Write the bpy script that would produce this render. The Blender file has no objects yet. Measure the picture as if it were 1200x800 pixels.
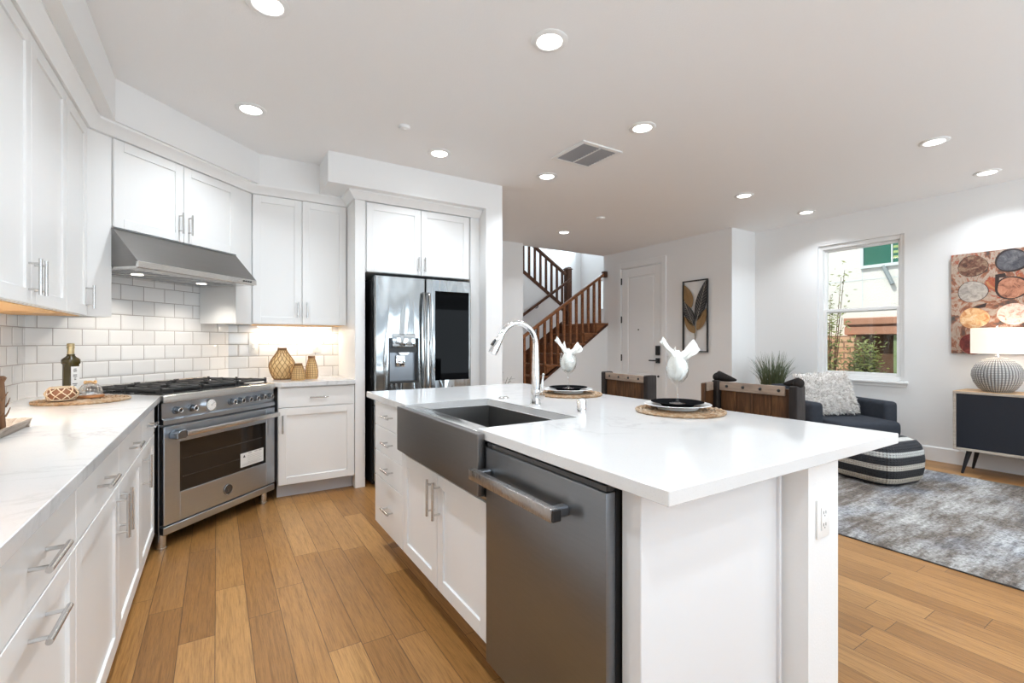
import bpy, bmesh, math, random
from math import sin, cos, pi, radians as R, sqrt
from mathutils import Vector, Matrix

random.seed(7)
SC = bpy.context.scene
COL = SC.collection

# ------------------------------------------------------------------ camera
cd = bpy.data.cameras.new('camera')
cam = bpy.data.objects.new('camera', cd); COL.objects.link(cam)
cd.sensor_width = 36.0
cd.lens = 551.0 / 1200.0 * 36.0
cd.shift_y = 1.0 / 1200.0
cd.clip_start = 0.02
cam.location = (0, 0, 1.2275)
cam.rotation_euler = (R(90), 0, -math.atan(346 / 551.0))
SC.camera = cam

# ------------------------------------------------------------------ light and exposure
SC.view_settings.view_transform = 'Standard'
SC.view_settings.look = 'None'
SC.view_settings.gamma = 1.0
SC.view_settings.use_curve_mapping = False
SC.view_settings.exposure = 0.37
SC.cycles.use_denoising = True
SC.cycles.max_bounces = 10
SC.cycles.diffuse_bounces = 6
SC.cycles.sample_clamp_indirect = 6.0
SC.cycles.caustics_reflective = False
SC.cycles.caustics_refractive = False

W_STRENGTH = 1.0
SUN = 3.2
REAR_FILL_POWER = 62.0        # unseen fill lamps behind the camera, tilted up at the ceiling
CAN_POWER = 6.3          # each recessed ceiling light
STRIP_POWER = 5.0        # under-cabinet strips
STAIR_POWER = 58.0       # added fill lamp high in the stairwell

wd = bpy.data.worlds.new('world'); SC.world = wd; wd.use_nodes = True
bgn = wd.node_tree.nodes['Background']
bgn.inputs[0].default_value = (0.80, 0.90, 1.0, 1)
bgn.inputs[1].default_value = W_STRENGTH

def light(name, typ, loc, power, color=(1, 1, 1), rot=(0, 0, 0), parent=None, **kw):
    l = bpy.data.lights.new(name, typ); l.energy = power; l.color = color
    for k, v in kw.items(): setattr(l, k, v)
    o = bpy.data.objects.new(name, l); COL.objects.link(o)
    o.location = loc; o.rotation_euler = rot
    if parent: o.parent = parent
    return o

sun = light('sun', 'SUN', (0, 0, 8), SUN, (1.0, 0.95, 0.86), angle=R(0.6))
sun.rotation_euler = Vector((0.62, -0.16, -0.95)).to_track_quat('-Z', 'Y').to_euler()
FILL_TINT = (0.78, 0.905, 1.0)
for nm, cx_, w_, pw_, tilt in (('rear_fill_left', 1.2, 3.2, 1.75, 166), ('rear_fill_right', 4.6, 2.6, 1.15, 130)):
    light(nm, 'AREA', (cx_, -3.06, 1.30), REAR_FILL_POWER * pw_, FILL_TINT, (R(tilt), 0, 0), shape='RECTANGLE', size=w_, size_y=2.1)  # added fill lamps at the rear openings, turned up to brighten the ceiling
light('stairwell_fill', 'AREA', (6.83, 7.5, 4.1), STAIR_POWER, FILL_TINT, (R(90), 0, R(90)), shape='RECTANGLE', size=1.2, size_y=1.6)  # added lamp to light the stair shaft; its window is unseen

# ------------------------------------------------------------------ materials
def setin(nt, n, k, v):
    s = n.inputs[k]
    if isinstance(v, bpy.types.NodeSocket): nt.links.new(v, s)
    else:
        if isinstance(v, (tuple, list)) and len(v) == 3 and s.type == 'RGBA': v = (*v, 1)
        s.default_value = v
class NT:
    def __init__(s, name):
        s.m = bpy.data.materials.new(name); s.m.use_nodes = True
        s.t = s.m.node_tree; s.t.nodes.clear()
        s.out = s.t.nodes.new('ShaderNodeOutputMaterial')
    def n(s, typ, ins=None, **at):
        n = s.t.nodes.new('ShaderNode' + typ)
        for k, v in at.items(): setattr(n, k, v)
        for k, v in (ins or {}).items(): setin(s.t, n, k, v)
        return n
    def math(s, op, a, b=0.0, c=None):
        n = s.n('Math', {0: a, 1: b}, operation=op)
        if c is not None: setin(s.t, n, 2, c)
        return n.outputs[0]
    def mix(s, f, a, b, blend='MIX'):
        n = s.n('Mix', None, data_type='RGBA', blend_type=blend)
        setin(s.t, n, 0, f); setin(s.t, n, 6, a); setin(s.t, n, 7, b)
        return n.outputs[2]
    def ramp(s, f, stops, interp='LINEAR'):
        n = s.n('ValToRGB', {0: f}); r = n.color_ramp; r.interpolation = interp
        while len(r.elements) < len(stops): r.elements.new(0.5)
        for e, (p, c) in zip(r.elements, stops):
            e.position = p; e.color = (*c, 1) if len(c) == 3 else c
        return n.outputs[0]
    def obj(s): return s.n('TexCoord').outputs['Object']
    def scaled(s, v, sc, rot=(0, 0, 0), loc=(0, 0, 0)):
        return s.n('Mapping', {0: v, 1: loc, 2: rot, 3: sc}).outputs[0]
    def noise(s, v, sc, det=3.0, rough=0.55, dist=0.0, out=0):
        return s.n('TexNoise', {'Vector': v, 'Scale': sc, 'Detail': det, 'Roughness': rough, 'Distortion': dist}).outputs[out]
    def bump(s, h, st=0.3, dist=0.01):
        return s.n('Bump', {'Height': h, 'Strength': st, 'Distance': dist}).outputs[0]
    def bsdf(s, **k):
        b = s.n('BsdfPrincipled')
        names = dict(col='Base Color', rough='Roughness', metal='Metallic', norm='Normal', spec='Specular IOR Level', coat='Coat Weight',
                     coat_rough='Coat Roughness', trans='Transmission Weight', ior='IOR', emit='Emission Color', es='Emission Strength',
                     sheen='Sheen Weight', alpha='Alpha', aniso='Anisotropic')
        for kk, v in k.items(): setin(s.t, b, names[kk], v)
        s.t.links.new(b.outputs[0], s.out.inputs[0]); return b

M = {}
def simple(name, col, rough=0.5, metal=0.0, **k):
    t = NT(name); t.bsdf(col=col, rough=rough, metal=metal, **k); M[name] = t.m; return t.m
def bumpy(name, col, rough, scale, strength, dist=0.002, col2=None, cscale=4.0, metal=0.0, stretch=(1, 1, 1), **k):
    t = NT(name); o = t.scaled(t.obj(), stretch)
    c = col
    if col2: c = t.mix(t.noise(o, cscale, 4.0), col, col2)
    t.bsdf(col=c, rough=rough, metal=metal, norm=t.bump(t.noise(o, scale, 3.0), strength, dist), **k)
    M[name] = t.m; return t.m

bumpy('wall_paint', (0.83, 0.83, 0.825), 0.65, 130, 0.16, 0.003)
bumpy('ceiling_paint', (0.90, 0.90, 0.90), 0.8, 110, 0.22, 0.004)
simple('trim_white', (0.84, 0.84, 0.835), 0.4)
simple('cabinet_white', (0.85, 0.848, 0.838), 0.32)
simple('island_white', (0.79, 0.803, 0.82), 0.35)
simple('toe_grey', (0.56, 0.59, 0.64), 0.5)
bumpy('cabinet_wood', (0.72, 0.44, 0.18), 0.5, 30, 0.05, 0.001, (0.62, 0.34, 0.12), 6, stretch=(1, 8, 1))
simple('chrome', (0.86, 0.87, 0.88), 0.06, 1.0)
simple('nickel', (0.62, 0.61, 0.60), 0.24, 1.0)
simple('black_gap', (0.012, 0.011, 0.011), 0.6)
simple('matte_black', (0.02, 0.02, 0.021), 0.38)
bumpy('cast_iron', (0.022, 0.022, 0.023), 0.55, 160, 0.3, 0.001)
simple('vent_grey', (0.30, 0.31, 0.33), 0.5)
simple('gloss_black', (0.008, 0.008, 0.009), 0.04, 0.0, coat=0.6)
simple('plate_black', (0.010, 0.010, 0.011), 0.5, spec=0.0)
simple('plate_white', (0.85, 0.85, 0.84), 0.15)
simple('white_plastic', (0.85, 0.85, 0.84), 0.35)
simple('paper', (0.80, 0.79, 0.76), 0.6)
simple('print_grey', (0.42, 0.40, 0.38), 0.6)
simple('print_black', (0.02, 0.02, 0.02), 0.6)
simple('rubber', (0.05, 0.045, 0.045), 0.6)
simple('navy_lacquer', (0.012, 0.0145, 0.022), 0.45)
simple('dark_leg', (0.012, 0.012, 0.016), 0.35)
simple('gold_foil', (0.55, 0.45, 0.26), 0.3, 0.75)

def steel(name, col, rough, stretch, sc=60, st=0.05, wavy=0.0, rvar=0.1):
    t = NT(name); o = t.obj()
    g = t.noise(t.scaled(o, stretch), sc, 4.0)
    rr = t.math('MULTIPLY_ADD', g, rvar, rough - rvar / 2)
    h = t.bump(g, st, 0.001)
    if wavy:
        n2 = t.n('Bump', {'Height': t.noise(t.scaled(o, (3.2, 1, 0.55)), 1.6, 1.0), 'Strength': 1.0, 'Distance': wavy, 'Normal': h}).outputs[0]
        h = n2
    c = t.mix(t.noise(t.scaled(o, stretch), 3.0, 3.0), col, tuple(x * 0.88 for x in col))
    t.bsdf(col=c, rough=rr, metal=1.0, norm=h)
    M[name] = t.m
steel('steel_fridge', (0.43, 0.445, 0.45), 0.10, (1, 1, 30), 18, 0.02, 0.05, 0.04)
steel('steel_range', (0.56, 0.62, 0.69), 0.30, (2, 2, 60), 20, 0.05)
steel('steel_light', (0.74, 0.73, 0.71), 0.26, (2, 2, 60), 20, 0.04)
steel('steel_hood', (0.25, 0.235, 0.225), 0.32, (2, 2, 60), 20, 0.05)
steel('steel_dark', (0.262, 0.278, 0.30), 0.33, (3, 3, 40), 20, 0.05)
steel('steel_sink', (0.235, 0.225, 0.222), 0.36, (2, 2, 60), 20, 0.06)
steel('steel_basin', (0.22, 0.215, 0.21), 0.42, (2, 2, 60), 20, 0.06)
steel('steel_bar', (0.50, 0.48, 0.465), 0.28, (60, 2, 2), 20, 0.04)
steel('steel_rim', (0.72, 0.71, 0.70), 0.22, (2, 2, 60), 20, 0.04)

def glassy(name, tint=(1, 1, 1), rough=0.0, edge=0.5, base=0.03):
    t = NT(name)
    fc = t.n('LayerWeight', {0: 0.5}).outputs['Facing']
    f2 = t.math('MULTIPLY_ADD', t.math('POWER', fc, 4.0), edge, base)
    tr = t.n('BsdfTransparent', {0: tint}).outputs[0]
    gl = t.n('BsdfGlossy', {0: (1, 1, 1), 1: rough}).outputs[0]
    mx = t.n('MixShader', {0: f2, 1: tr, 2: gl}).outputs[0]
    t.t.links.new(mx, t.out.inputs[0]); M[name] = t.m
glassy('window_glass', (0.97, 0.99, 0.98), 0.0, 0.4, 0.03)
glassy('clear_glass', (0.972, 0.978, 0.976), 0.02, 0.9, 0.06)
simple('olive_glass', (0.052, 0.04, 0.010), 0.06, 0.0, coat=0.5)

def oven_glass():
    t = NT('oven_glass'); t.bsdf(col=(0.018, 0.014, 0.011), rough=0.05, spec=0.5); M['oven_glass'] = t.m
oven_glass()
def fridge_glass():
    t = NT('fridge_glass'); t.bsdf(col=(0.002, 0.002, 0.0022), rough=0.03, spec=0.05); M['fridge_glass'] = t.m
fridge_glass()

def emitter(name, col, s):
    t = NT(name); e = t.n('Emission', {0: col, 1: s}); t.t.links.new(e.outputs[0], t.out.inputs[0]); M[name] = t.m
emitter('lamp_emit', (1.0, 0.97, 0.92), 9.0)
emitter('strip_emit', (1.0, 0.93, 0.82), 5.0)

def floor_mat():
    t = NT('oak_planks'); o = t.obj(); sp = t.n('SeparateXYZ', {0: o})
    x, y = sp.outputs[0], sp.outputs[1]
    W, L = 0.127, 0.98
    u = t.math('DIVIDE', t.math('ADD', x, 0.006), W)
    row = t.math('FLOOR', u)
    w1 = t.n('TexWhiteNoise', {'W': row}, noise_dimensions='1D').outputs[0]
    v = t.math('DIVIDE', t.math('MULTIPLY_ADD', w1, 3.7, y), L)
    pid = t.math('FLOOR', v)
    cmb = t.n('CombineXYZ', {0: row, 1: pid, 2: 0.0}).outputs[0]
    w2 = t.n('TexWhiteNoise', {'Vector': cmb}, noise_dimensions='3D')
    tone = t.ramp(w2.outputs[0], [(0.0, (0.265, 0.124, 0.035)), (0.3, (0.325, 0.157, 0.047)), (0.7, (0.375, 0.188, 0.060)), (1.0, (0.46, 0.246, 0.087))])
    off = t.n('VectorMath', {0: o, 1: t.n('VectorMath', {0: w2.outputs[1], 1: (40, 40, 40)}, operation='MULTIPLY').outputs[0]}, operation='ADD').outputs[0]
    g1 = t.noise(t.scaled(off, (46, 2.2, 1)), 1.6, 5.0, 0.62, 0.6)
    g2 = t.noise(t.scaled(off, (190, 7, 1)), 1.5, 4.0, 0.7)
    gr = t.ramp(g1, [(0.28, (0.60, 0.55, 0.49)), (0.50, (1.0, 0.99, 0.98)), (0.78, (1.16, 1.15, 1.12))])
    c = t.mix(0.85, tone, gr, 'MULTIPLY')
    c = t.mix(0.8, c, t.ramp(g2, [(0.32, (0.62, 0.58, 0.53)), (0.52, (1.0, 1.0, 1.0)), (0.7, (1.12, 1.12, 1.10))]), 'MULTIPLY')
    fx = t.math('FRACT', u); fy = t.math('FRACT', v)
    ex = t.math('MINIMUM', fx, t.math('SUBTRACT', 1.0, fx)); ey = t.math('MINIMUM', fy, t.math('SUBTRACT', 1.0, fy))
    gx = t.math('LESS_THAN', ex, 0.0125); gy = t.math('LESS_THAN', ey, 0.0016)
    gap = t.math('MAXIMUM', gx, gy)
    c = t.mix(t.math('MULTIPLY', gap, 0.72), c, (0.06, 0.028, 0.012))
    h = t.math('SUBTRACT', t.math('MULTIPLY', g2, 0.15), gap)
    t.bsdf(col=c, rough=t.math('MULTIPLY_ADD', g1, 0.12, 0.30), norm=t.bump(h, 0.25, 0.002), spec=0.4)
    M['oak_planks'] = t.m
floor_mat()

def tile_mat():
    t = NT('subway_tile'); o = t.obj(); sp = t.n('SeparateXYZ', {0: o})
    x, z = sp.outputs[0], sp.outputs[2]
    W, Hh = 0.1555, 0.1022
    v = t.math('DIVIDE', t.math('SUBTRACT', z, 0.902), Hh)
    row = t.math('FLOOR', v)
    par = t.math('MULTIPLY', t.math('MODULO', row, 2.0), 0.5)
    u = t.math('ADD', t.math('DIVIDE', x, W), par)
    col_ = t.math('FLOOR', u)
    fx = t.math('FRACT', u); fz = t.math('FRACT', v)
    dx = t.math('MULTIPLY', t.math('MINIMUM', fx, t.math('SUBTRACT', 1.0, fx)), W)
    dz = t.math('MULTIPLY', t.math('MINIMUM', fz, t.math('SUBTRACT', 1.0, fz)), Hh)
    d = t.math('MINIMUM', dx, dz)
    grout = t.math('LESS_THAN', d, 0.0021)
    hgt = t.math('MINIMUM', t.math('DIVIDE', d, 0.013), 1.0)
    hgt = t.math('MULTIPLY', hgt, t.math('SUBTRACT', 1.0, t.math('MULTIPLY', grout, 0.6)))
    wn = t.n('TexWhiteNoise', {'Vector': t.n('CombineXYZ', {0: col_, 1: row, 2: 3.0}).outputs[0]}, noise_dimensions='3D').outputs[0]
    tc = t.mix(wn, (0.80, 0.795, 0.785), (0.86, 0.855, 0.845))
    c = t.mix(grout, tc, (0.36, 0.325, 0.305))
    rr = t.math('MULTIPLY_ADD', grout, 0.6, 0.12)
    t.bsdf(col=c, rough=rr, norm=t.bump(hgt, 0.55, 0.004), spec=0.5)
    M['subway_tile'] = t.m
tile_mat()

def quartz(name, base, vein, warm):
    t = NT(name); o = t.obj()
    n1 = t.noise(o, 2.3, 6.0, 0.6, 1.6)
    band = t.math('ABSOLUTE', t.math('SUBTRACT', n1, 0.5))
    v = t.ramp(band, [(0.0, (1, 1, 1)), (0.018, (0.25, 0.25, 0.25)), (0.05, (0, 0, 0))])
    msk = t.ramp(t.noise(o, 1.7, 2.0), [(0.47, (0, 0, 0)), (0.66, (1, 1, 1))])
    f = t.math('MULTIPLY', t.math('MULTIPLY', v, msk), 0.5)
    c0 = t.mix(t.noise(o, 9.0, 5.0), base, warm)
    sp = t.ramp(t.noise(o, 260.0, 2.0), [(0.30, (0.93, 0.93, 0.93)), (0.42, (1, 1, 1))])
    c = t.mix(1.0, t.mix(f, c0, vein), sp, 'MULTIPLY')
    t.bsdf(col=c, rough=0.09, spec=0.5)
    M[name] = t.m
quartz('quartz', (0.73, 0.73, 0.727), (0.36, 0.345, 0.34), (0.695, 0.69, 0.685))

def wood(name, dark, mid, light_, axis_stretch, rough=0.5, bump=0.2):
    t = NT(name); o = t.obj()
    g = t.noise(t.scaled(o, axis_stretch), 1.5, 6.0, 0.65, 1.0)
    c = t.ramp(g, [(0.30, dark), (0.5, mid), (0.74, light_)])
    t.bsdf(col=c, rough=rough, norm=t.bump(g, bump, 0.003), spec=0.25); M[name] = t.m
wood('stool_plank', (0.030, 0.012, 0.005), (0.085, 0.036, 0.014), (0.18, 0.085, 0.035), (22, 22, 2.5))
wood('stool_rail', (0.20, 0.145, 0.11), (0.29, 0.215, 0.165), (0.36, 0.28, 0.22), (4, 20, 30))
wood('stool_post', (0.014, 0.010, 0.009), (0.026, 0.020, 0.018), (0.045, 0.036, 0.031), (20, 20, 3), 0.6)
wood('stair_wood', (0.135, 0.048, 0.018), (0.24, 0.094, 0.038), (0.35, 0.15, 0.068), (3, 20, 20), 0.38, 0.08)
wood('stair_dark', (0.045, 0.018, 0.009), (0.085, 0.034, 0.017), (0.13, 0.055, 0.028), (12, 12, 3), 0.35, 0.06)
wood('board_grey', (0.36, 0.29, 0.23), (0.47, 0.40, 0.335), (0.56, 0.49, 0.42), (3, 30, 30), 0.55)
wood('board_oak', (0.45, 0.27, 0.13), (0.58, 0.37, 0.20), (0.66, 0.45, 0.26), (30, 3, 30), 0.5)
wood('bark', (0.045, 0.022, 0.011), (0.125, 0.06, 0.03), (0.24, 0.13, 0.065), (18, 18, 3), 0.8, 0.6)
wood('tray_wood', (0.20, 0.16, 0.13), (0.38, 0.32, 0.27), (0.52, 0.46, 0.41), (30, 3, 30), 0.6)
bumpy('bowl_brown', (0.20, 0.075, 0.035), 0.5, 60, 0.3, 0.002, (0.32, 0.14, 0.07), 20)
wood('cloche_wood', (0.28, 0.11, 0.04), (0.42, 0.18, 0.07), (0.52, 0.26, 0.11), (10, 10, 10), 0.5)

def woven(name, dark, mid, light_, sc=60.0):
    t = NT(name); o = t.obj()
    g = t.noise(o, sc, 3.0, 0.6)
    big = t.noise(o, 6.0, 2.0)
    c = t.ramp(t.math('MULTIPLY_ADD', big, 0.5, t.math('MULTIPLY', g, 0.55)), [(0.33, dark), (0.5, mid), (0.68, light_)])
    t.bsdf(col=c, rough=0.8, norm=t.bump(g, 0.6, 0.004)); M[name] = t.m
woven('seagrass', (0.16, 0.085, 0.04), (0.34, 0.21, 0.11), (0.46, 0.38, 0.29))
woven('wicker', (0.42, 0.22, 0.075), (0.60, 0.36, 0.15), (0.70, 0.47, 0.23), 90)
woven('wicker_dark', (0.10, 0.045, 0.018), (0.20, 0.10, 0.045), (0.30, 0.17, 0.08), 90)
woven('rattan_pale', (0.56, 0.40, 0.24), (0.72, 0.57, 0.40), (0.80, 0.70, 0.56), 90)
simple('vase_glass', (0.80, 0.56, 0.27), 0.35)
woven('wicker_line', (0.22, 0.11, 0.035), (0.36, 0.20, 0.075), (0.48, 0.29, 0.12), 90)
bumpy('napkin', (0.86, 0.85, 0.81), 0.85, 60, 0.3, 0.003)
bumpy('armchair_cloth', (0.030, 0.034, 0.043), 0.95, 420, 0.6, 0.002, (0.046, 0.051, 0.062), 30, spec=0.15)
bumpy('dark_leather', (0.020, 0.017, 0.016), 0.6, 120, 0.25, 0.002, spec=0.05)
bumpy('planter_black', (0.03, 0.03, 0.032), 0.5, 40, 0.1)
bumpy('soil', (0.05, 0.035, 0.02), 0.95, 50, 0.8, 0.01)

def fur_mat():
    t = NT('fur'); o = t.obj()
    c = t.ramp(t.noise(o, 20.0, 4.0, 0.7), [(0.28, (0.34, 0.31, 0.29)), (0.42, (0.64, 0.60, 0.56)), (0.58, (0.84, 0.81, 0.78))])
    t.bsdf(col=c, rough=0.95, sheen=0.4); M['fur'] = t.m
fur_mat()
def leaf_mat(name, a, b):
    t = NT(name); o = t.obj()
    t.bsdf(col=t.mix(t.noise(o, 14.0, 2.0), a, b), rough=0.45); M[name] = t.m
leaf_mat('grass_blade', (0.06, 0.085, 0.035), (0.17, 0.20, 0.11))
leaf_mat('fern_leaf', (0.03, 0.06, 0.035), (0.08, 0.12, 0.07))
leaf_mat('shrub_leaf', (0.10, 0.14, 0.03), (0.30, 0.33, 0.09))

def rug_mat():
    t = NT('rug_pile'); o = t.obj()
    n1 = t.noise(t.scaled(o, (1.6, 13.0, 1)), 1.5, 8.0, 0.8, 0.25)
    n4 = t.noise(t.scaled(o, (1.1, 2.4, 1), loc=(9, 2, 0)), 1.7, 4.0, 0.6)
    n1 = t.math('MULTIPLY_ADD', n4, 0.62, t.math('MULTIPLY', n1, 0.62))
    n1 = t.math('SUBTRACT', n1, 0.12)
    n2 = t.noise(t.scaled(o, (1.1, 1.5, 1), loc=(3, 7, 0)), 1.6, 3.0)
    n3 = t.noise(t.scaled(o, (34, 34, 34)), 1.5, 4.0, 0.7)
    a = t.ramp(n1, [(0.32, (0.07, 0.054, 0.043)), (0.44, (0.16, 0.132, 0.112)), (0.54, (0.30, 0.285, 0.27)), (0.68, (0.52, 0.51, 0.50))])
    b = t.ramp(n1, [(0.32, (0.09, 0.10, 0.125)), (0.47, (0.24, 0.265, 0.31)), (0.64, (0.56, 0.575, 0.61))])
    c = t.mix(t.ramp(n2, [(0.50, (0, 0, 0)), (0.72, (0.8, 0.8, 0.8))]), a, b)
    c = t.mix(0.9, c, t.ramp(n3, [(0.36, (0.42, 0.41, 0.40)), (0.5, (0.95, 0.95, 0.95)), (0.66, (1.3, 1.3, 1.3))]), 'MULTIPLY')
    t.bsdf(col=c, rough=0.95, norm=t.bump(t.math('ADD', n3, n1), 0.8, 0.012)); M['rug_pile'] = t.m
rug_mat()
def pouf_mat():
    t = NT('pouf_knit'); o = t.obj(); sp = t.n('SeparateXYZ', {0: o})
    z = sp.outputs[2]
    nz = t.n('SeparateXYZ', {0: t.n('NewGeometry').outputs['Normal']}).outputs[2]
    ang = t.math('ARCTAN2', sp.outputs[1], sp.outputs[0])
    rad = t.math('SQRT', t.math('ADD', t.math('POWER', sp.outputs[0], 2.0), t.math('POWER', sp.outputs[1], 2.0)))
    side = t.ramp(t.math('DIVIDE', z, 0.39), [(0.0, (0.018, 0.018, 0.02)), (0.07, (0.50, 0.44, 0.36)), (0.19, (0.018, 0.018, 0.02)), (0.36, (0.50, 0.46, 0.40)), (0.47, (0.019, 0.020, 0.024)),
                                               (0.64, (0.48, 0.48, 0.46)), (0.75, (0.021, 0.023, 0.028))], 'CONSTANT')
    top = t.ramp(t.math('FRACT', t.math('MULTIPLY', sp.outputs[1], 6.0)), [(0.0, (0.022, 0.024, 0.028)), (0.6, (0.56, 0.55, 0.52))], 'CONSTANT')
    c = t.mix(t.math('GREATER_THAN', t.math('ABSOLUTE', nz), 0.85), side, top)
    wv = t.math('SINE', t.math('MULTIPLY', z, 320.0))
    w2 = t.math('SINE', t.math('ADD', t.math('MULTIPLY', ang, 90.0), t.math('MULTIPLY', wv, 1.2)))
    sp2 = t.noise(o, 170.0, 2.0)
    c = t.mix(0.55, c, t.ramp(sp2, [(0.33, (0.55, 0.55, 0.57)), (0.62, (1.15, 1.15, 1.15))]), 'MULTIPLY')
    h = t.math('ADD', t.math('MULTIPLY', wv, 0.5), t.math('MULTIPLY', w2, 0.5))
    c = t.mix(t.math('MULTIPLY', t.math('LESS_THAN', h, -0.45), 0.35), c, (0.03, 0.03, 0.03))
    t.bsdf(col=c, rough=0.9, norm=t.bump(h, 0.6, 0.006)); M['pouf_knit'] = t.m
pouf_mat()
def paint_mat(name, stops, sc):
    t = NT(name); o = t.obj()
    c = t.ramp(t.noise(o, sc, 6.0, 0.68, 0.8), stops)
    t.bsdf(col=c, rough=0.55); M[name] = t.m
paint_mat('art_ground', [(0.32, (0.03, 0.05, 0.05)), (0.42, (0.12, 0.07, 0.055)), (0.475, (0.30, 0.11, 0.055)), (0.515, (0.45, 0.36, 0.29)), (0.55, (0.36, 0.26, 0.19)), (0.585, (0.34, 0.06, 0.03)), (0.67, (0.48, 0.24, 0.10))], 4.0)
paint_mat('art_brown', [(0.30, (0.03, 0.015, 0.015)), (0.5, (0.16, 0.07, 0.045)), (0.62, (0.30, 0.20, 0.13)), (0.75, (0.12, 0.04, 0.04))], 22.0)
paint_mat('art_slate', [(0.35, (0.035, 0.035, 0.045)), (0.55, (0.12, 0.115, 0.125)), (0.75, (0.28, 0.26, 0.25))], 16.0)
paint_mat('art_stone', [(0.35, (0.26, 0.23, 0.21)), (0.55, (0.46, 0.41, 0.36)), (0.75, (0.58, 0.51, 0.44))], 20.0)
paint_mat('art_rust', [(0.35, (0.10, 0.03, 0.02)), (0.52, (0.46, 0.20, 0.12)), (0.7, (0.58, 0.30, 0.19))], 16.0)
paint_mat('art_gold', [(0.35, (0.52, 0.20, 0.07)), (0.52, (0.70, 0.44, 0.22)), (0.7, (0.76, 0.64, 0.48))], 20.0)
paint_mat('art_pink', [(0.35, (0.50, 0.16, 0.10)), (0.50, (0.72, 0.56, 0.47)), (0.7, (0.78, 0.70, 0.64))], 22.0)
paint_mat('art_red', [(0.35, (0.07, 0.012, 0.01)), (0.55, (0.20, 0.03, 0.025)), (0.75, (0.34, 0.10, 0.07))], 22.0)
simple('art_line', (0.035, 0.022, 0.02), 0.6)
bumpy('leaf_gold', (0.40, 0.26, 0.12), 0.45, 90, 0.6, 0.003, (0.26, 0.15, 0.06), 40, metal=0.3)
bumpy('leaf_black', (0.02, 0.02, 0.022), 0.45, 60, 0.3)
simple('leaf_grey', (0.42, 0.39, 0.34), 0.5)

def lamp_base_mat():
    t = NT('lamp_ceramic'); o = t.obj(); sp = t.n('SeparateXYZ', {0: o})
    ang = t.math('ARCTAN2', sp.outputs[1], sp.outputs[0])
    a = t.math('SINE', t.math('MULTIPLY', ang, 46.0))
    b = t.math('SINE', t.math('MULTIPLY', sp.outputs[2], 420.0))
    h = t.math('MULTIPLY', t.math('ADD', a, 1.0), t.math('ADD', b, 1.3))
    c = t.ramp(t.math('DIVIDE', h, 4.6), [(0.04, (0.15, 0.145, 0.14)), (0.25, (0.40, 0.385, 0.37)), (0.7, (0.60, 0.58, 0.56))])
    t.bsdf(col=c, rough=0.65, norm=t.bump(h, 0.5, 0.006)); M['lamp_ceramic'] = t.m
lamp_base_mat()
def shade_mat():
    t = NT('lamp_shade'); o = t.obj()
    t.bsdf(col=(0.88, 0.83, 0.76), rough=0.8, emit=(1.0, 0.86, 0.70), es=0.42); M['lamp_shade'] = t.m
shade_mat()

bumpy('stucco', (0.80, 0.79, 0.76), 0.9, 40, 0.5, 0.02)
bumpy('terracotta', (0.52, 0.27, 0.18), 0.8, 20, 0.4, 0.01, (0.40, 0.19, 0.12), 6)
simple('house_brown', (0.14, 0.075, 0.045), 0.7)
simple('sage_post', (0.24, 0.32, 0.15), 0.6)
simple('green_pane', (0.02, 0.145, 0.10), 0.05)
simple('pale_frame', (0.70, 0.77, 0.80), 0.5)
simple('pipe_grey', (0.26, 0.30, 0.32), 0.5)
def brick_mat():
    t = NT('orange_brick'); o = t.obj()
    v = t.scaled(o, (1, 1, 1), rot=(R(90), 0, R(90)))
    sp = t.n('SeparateXYZ', {0: o})
    cv = t.n('CombineXYZ', {0: sp.outputs[1], 1: sp.outputs[2], 2: 0.0}).outputs[0]
    b = t.n('TexBrick', {'Vector': cv, 'Color1': (0.62, 0.33, 0.19, 1), 'Color2': (0.70, 0.43, 0.27, 1), 'Mortar': (0.30, 0.16, 0.10, 1), 'Scale': 2.6, 'Mortar Size': 0.03})
    t.bsdf(col=b.outputs[0], rough=0.85, norm=t.bump(b.outputs[1], 0.5, -0.01)); M['orange_brick'] = t.m
brick_mat()
bumpy('ground_outside', (0.35, 0.33, 0.29), 0.9, 12, 0.4, 0.01)

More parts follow.
